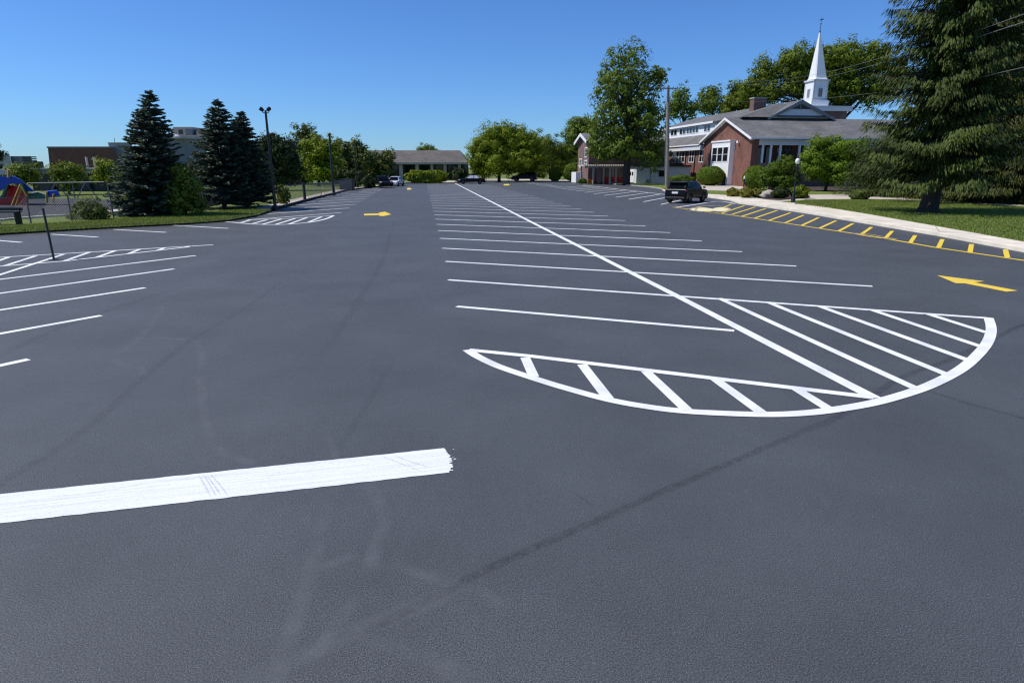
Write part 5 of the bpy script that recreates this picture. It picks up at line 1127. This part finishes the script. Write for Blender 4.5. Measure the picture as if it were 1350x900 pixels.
block(335, 397, 240, 187, Yd, 12, mat('dark_brown_panels', (.06, .048, .042), .8), 'wall', t); block(334, 398, 187, 185.5, Yd - .2, 12.4, M_KERB, 'coping', t)
# shed by the far fence
b0 = G(455, 250.5, ZL); t = thing('utility_box', 'dark green metal box beside the far fence end', 'utility box', b0)
MB().box(b0.x - .8, b0.x + .8, b0.y + .6, b0.y + 1.6, ZL, 1.35).build('cabinet', M_BLACKM, t, bevel=.03); MB().box(b0.x - .86, b0.x + .86, b0.y + .54, b0.y + 1.66, 1.352, 1.42).build('lid', M_BLACKM, t)

# ------------------------------------------------------------------ playground
Yq = 46.0; dq = Vector((at(20, 236, 46.0).x, 46.0, 0)).normalized(); P = lambda px, py, dy=0: at(px, py, Yq + dy)
t = thing('play_tower', 'blue and red climbing tower with yellow legs at the left edge', 'play structure', Vector((at(12, 236, Yq).x, Yq, ZL)))
MB().prism([P(-22, 236), P(-4, 233), P(18, 232.5), P(26, 236), P(46, 252.5), P(37, 253), P(28, 243), P(14, 242), P(5, 250), P(-22, 256)], dq * 2.4).build('canopy', M_BLUE, t, bevel=.03)
MB().prism([P(8, 244, .3), P(25, 246, .3), P(36, 258, .3), P(36, 271, .3), P(-20, 271, .3), P(2, 258, .3)], dq * 1.8).build('wall_panel', M_RED, t)
MB().prism([P(0, 262, -.08), P(8, 243.5, -.08), P(11, 243.5, -.08), P(4, 262, -.08)], Vector((0, .12, 0))).build('edge_strip', M_GREENP, t)
MB().prism([P(26, 242, -.08), P(30, 242, -.08), P(36, 255, -.08), P(33, 256, -.08)], Vector((0, .12, 0))).build('edge_strip', M_GREENP, t)
for p, q in (((27, 243), (15.5, 271)), ((27, 243), (36, 260)), ((28.5, 248), (21, 271))): MB().tube([P(*p, -.25), P(*q, -.35)], .055, 6).build('leg', M_YELP, t)
MB().tube([P(11.5, 224, -.1), P(11.5, 234, -.1)], .10, 8).build('post', M_YELP, t)
MB().prism([P(-2 - 14 * math.cos(a_), 230 - 7 * math.sin(a_)) for a_ in np.linspace(0, math.pi, 12)], dq * 2.2).build('roof', M_BEIGE, t)
t = thing('play_bridge', 'green and blue low play bridge with yellow posts', 'play structure', Vector((at(58, 236, Yq).x, Yq, ZL)))
MB().prism([P(38, 256), P(50, 253.5), P(62, 257), P(61, 262), P(38, 262.5)], dq * 1.2).build('panel', M_GREENP, t)
MB().prism([P(62, 252.2), P(76, 251.2), P(80.5, 259.5), P(62, 260.5)], dq * 1.3).build('panel', M_BLUE, t)
MB().tube([P(35, 256), P(50, 253), P(62, 257)], .05, 6).build('rail', M_LIGHTW, t)
for px, y0, y1 in ((36, 255, 270), (61.5, 253, 267), (70.5, 256, 267.5)): MB().tube([P(px, y0, -.1), P(px, y1, -.1)], .07, 6).build('post', M_YELP, t)
Ys = 56.0; P2 = lambda px, py, dy=0: at(px, py, Ys + dy)
t = thing('swing_frame', 'grey metal swing frame with long crossbeam behind the fence', 'swing', Vector((at(85, 236, Ys).x, Ys, ZL)))
MB().tube([P2(36, 241.5), P2(137, 240)], .05, 6).build('crossbeam', M_GALV, t)
for ax in (73, 112):
    zt = P2(ax, 241).z
    for dx in (-.9, .9): 
        x = P2(ax, 241).x; MB().tube([(x, Ys, zt), (x + dx * .7, Ys + dx * .5, ZL)], .045, 6).build('leg', M_GALV, t)
for px in (95, 141): MB().tube([P2(px, 240.5), Vector((P2(px, 240.5).x, Ys, ZL))], .05, 6).build('post', M_GALV, t)
for px in (52, 60, 85, 91):
    x = P2(px, 241); MB().tube([(x.x, Ys, x.z - .02), (x.x, Ys, .55)], .012, 4).build('chain', M_GALV, t)
for px in (56, 88):
    x = P2(px, 241).x; MB().box(x - .28, x + .28, Ys - .1, Ys + .1, .5, .55).build('seat', M_DARK, t, bevel=.01)
b0 = G(12, 295.5, ZL); t = thing('bench', 'dark slatted bench before the playground fence at left edge', 'bench', b0)
zb0, zb1 = hz(b0.y, 279.8), hz(b0.y, 275.2); x0, x1 = at(-16, 277, b0.y).x, at(28.5, 277, b0.y).x
mb = MB()
for k in range(3): mb.box(x0, x1, b0.y - .42 + k * .15, b0.y - .30 + k * .15, zb0, zb0 + .05)
mb.build('seat', M_DARK, t)
MB().box(x0, x1, b0.y + .03, b0.y + .08, zb0 + .08, zb1 + .05).build('backrest', M_DARK, t)
for x in (x0 + .12, x1 - .12): MB().box(x - .03, x + .03, b0.y - .35, b0.y + .02, ZL, zb0 - .002).build('leg', M_DARK, t); 
for x in (x0 + .12, x1 - .12): MB().box(x - .025, x + .025, b0.y + .0, b0.y + .028, zb0, zb1).build('back_support', M_DARK, t)
for px, h in ((965, 9),): pass

# ------------------------------------------------------------------ light
SUN_EL, SUN_AZ = R(54), R(-91)     # azimuth measured from +Y towards +X
w = bpy.data.worlds.new('World'); SC.world = w; w.use_nodes = True; nt = w.node_tree; bg = nt.nodes['Background']
sk = nt.nodes.new('ShaderNodeTexSky'); sk.sky_type = 'NISHITA'; sk.sun_disc = False; sk.sun_elevation = SUN_EL; sk.sun_rotation = SUN_AZ
sk.air_density = 1.0; sk.dust_density = .15; sk.ozone_density = 3.0; sk.altitude = 200
hs = nt.nodes.new('ShaderNodeMix'); hs.data_type = 'RGBA'; hs.blend_type = 'MULTIPLY'; hs.inputs[0].default_value = 1; hs.inputs[7].default_value = (.455, .75, 1.20, 1)
nt.links.new(sk.outputs[0], hs.inputs[6]); nt.links.new(hs.outputs[2], bg.inputs['Color']); bg.inputs['Strength'].default_value = .11
sl_ = bpy.data.lights.new('sun', 'SUN'); sl_.energy = 4.7; sl_.angle = R(.53); sl_.color = (1, .955, .89)
so_ = bpy.data.objects.new('sun', sl_); COL.objects.link(so_)
sd = Vector((math.cos(SUN_EL) * math.sin(SUN_AZ), math.cos(SUN_EL) * math.cos(SUN_AZ), math.sin(SUN_EL)))
so_.rotation_euler = (-sd).to_track_quat('-Z', 'Y').to_euler(); so_.location = (0, 0, 40)
vs_ = SC.view_settings; vs_.view_transform = 'Standard'; vs_.look = 'None'; vs_.exposure = 0; vs_.gamma = 1; vs_.use_curve_mapping = False
SC.cycles.max_bounces = 6; SC.cycles.transparent_max_bounces = 12; SC.cycles.use_denoising = True; SC.cycles.denoising_input_passes = 'RGB_ALBEDO_NORMAL'; SC.cycles.denoising_prefilter = 'NONE'; SC.cycles.filter_width = 1.25
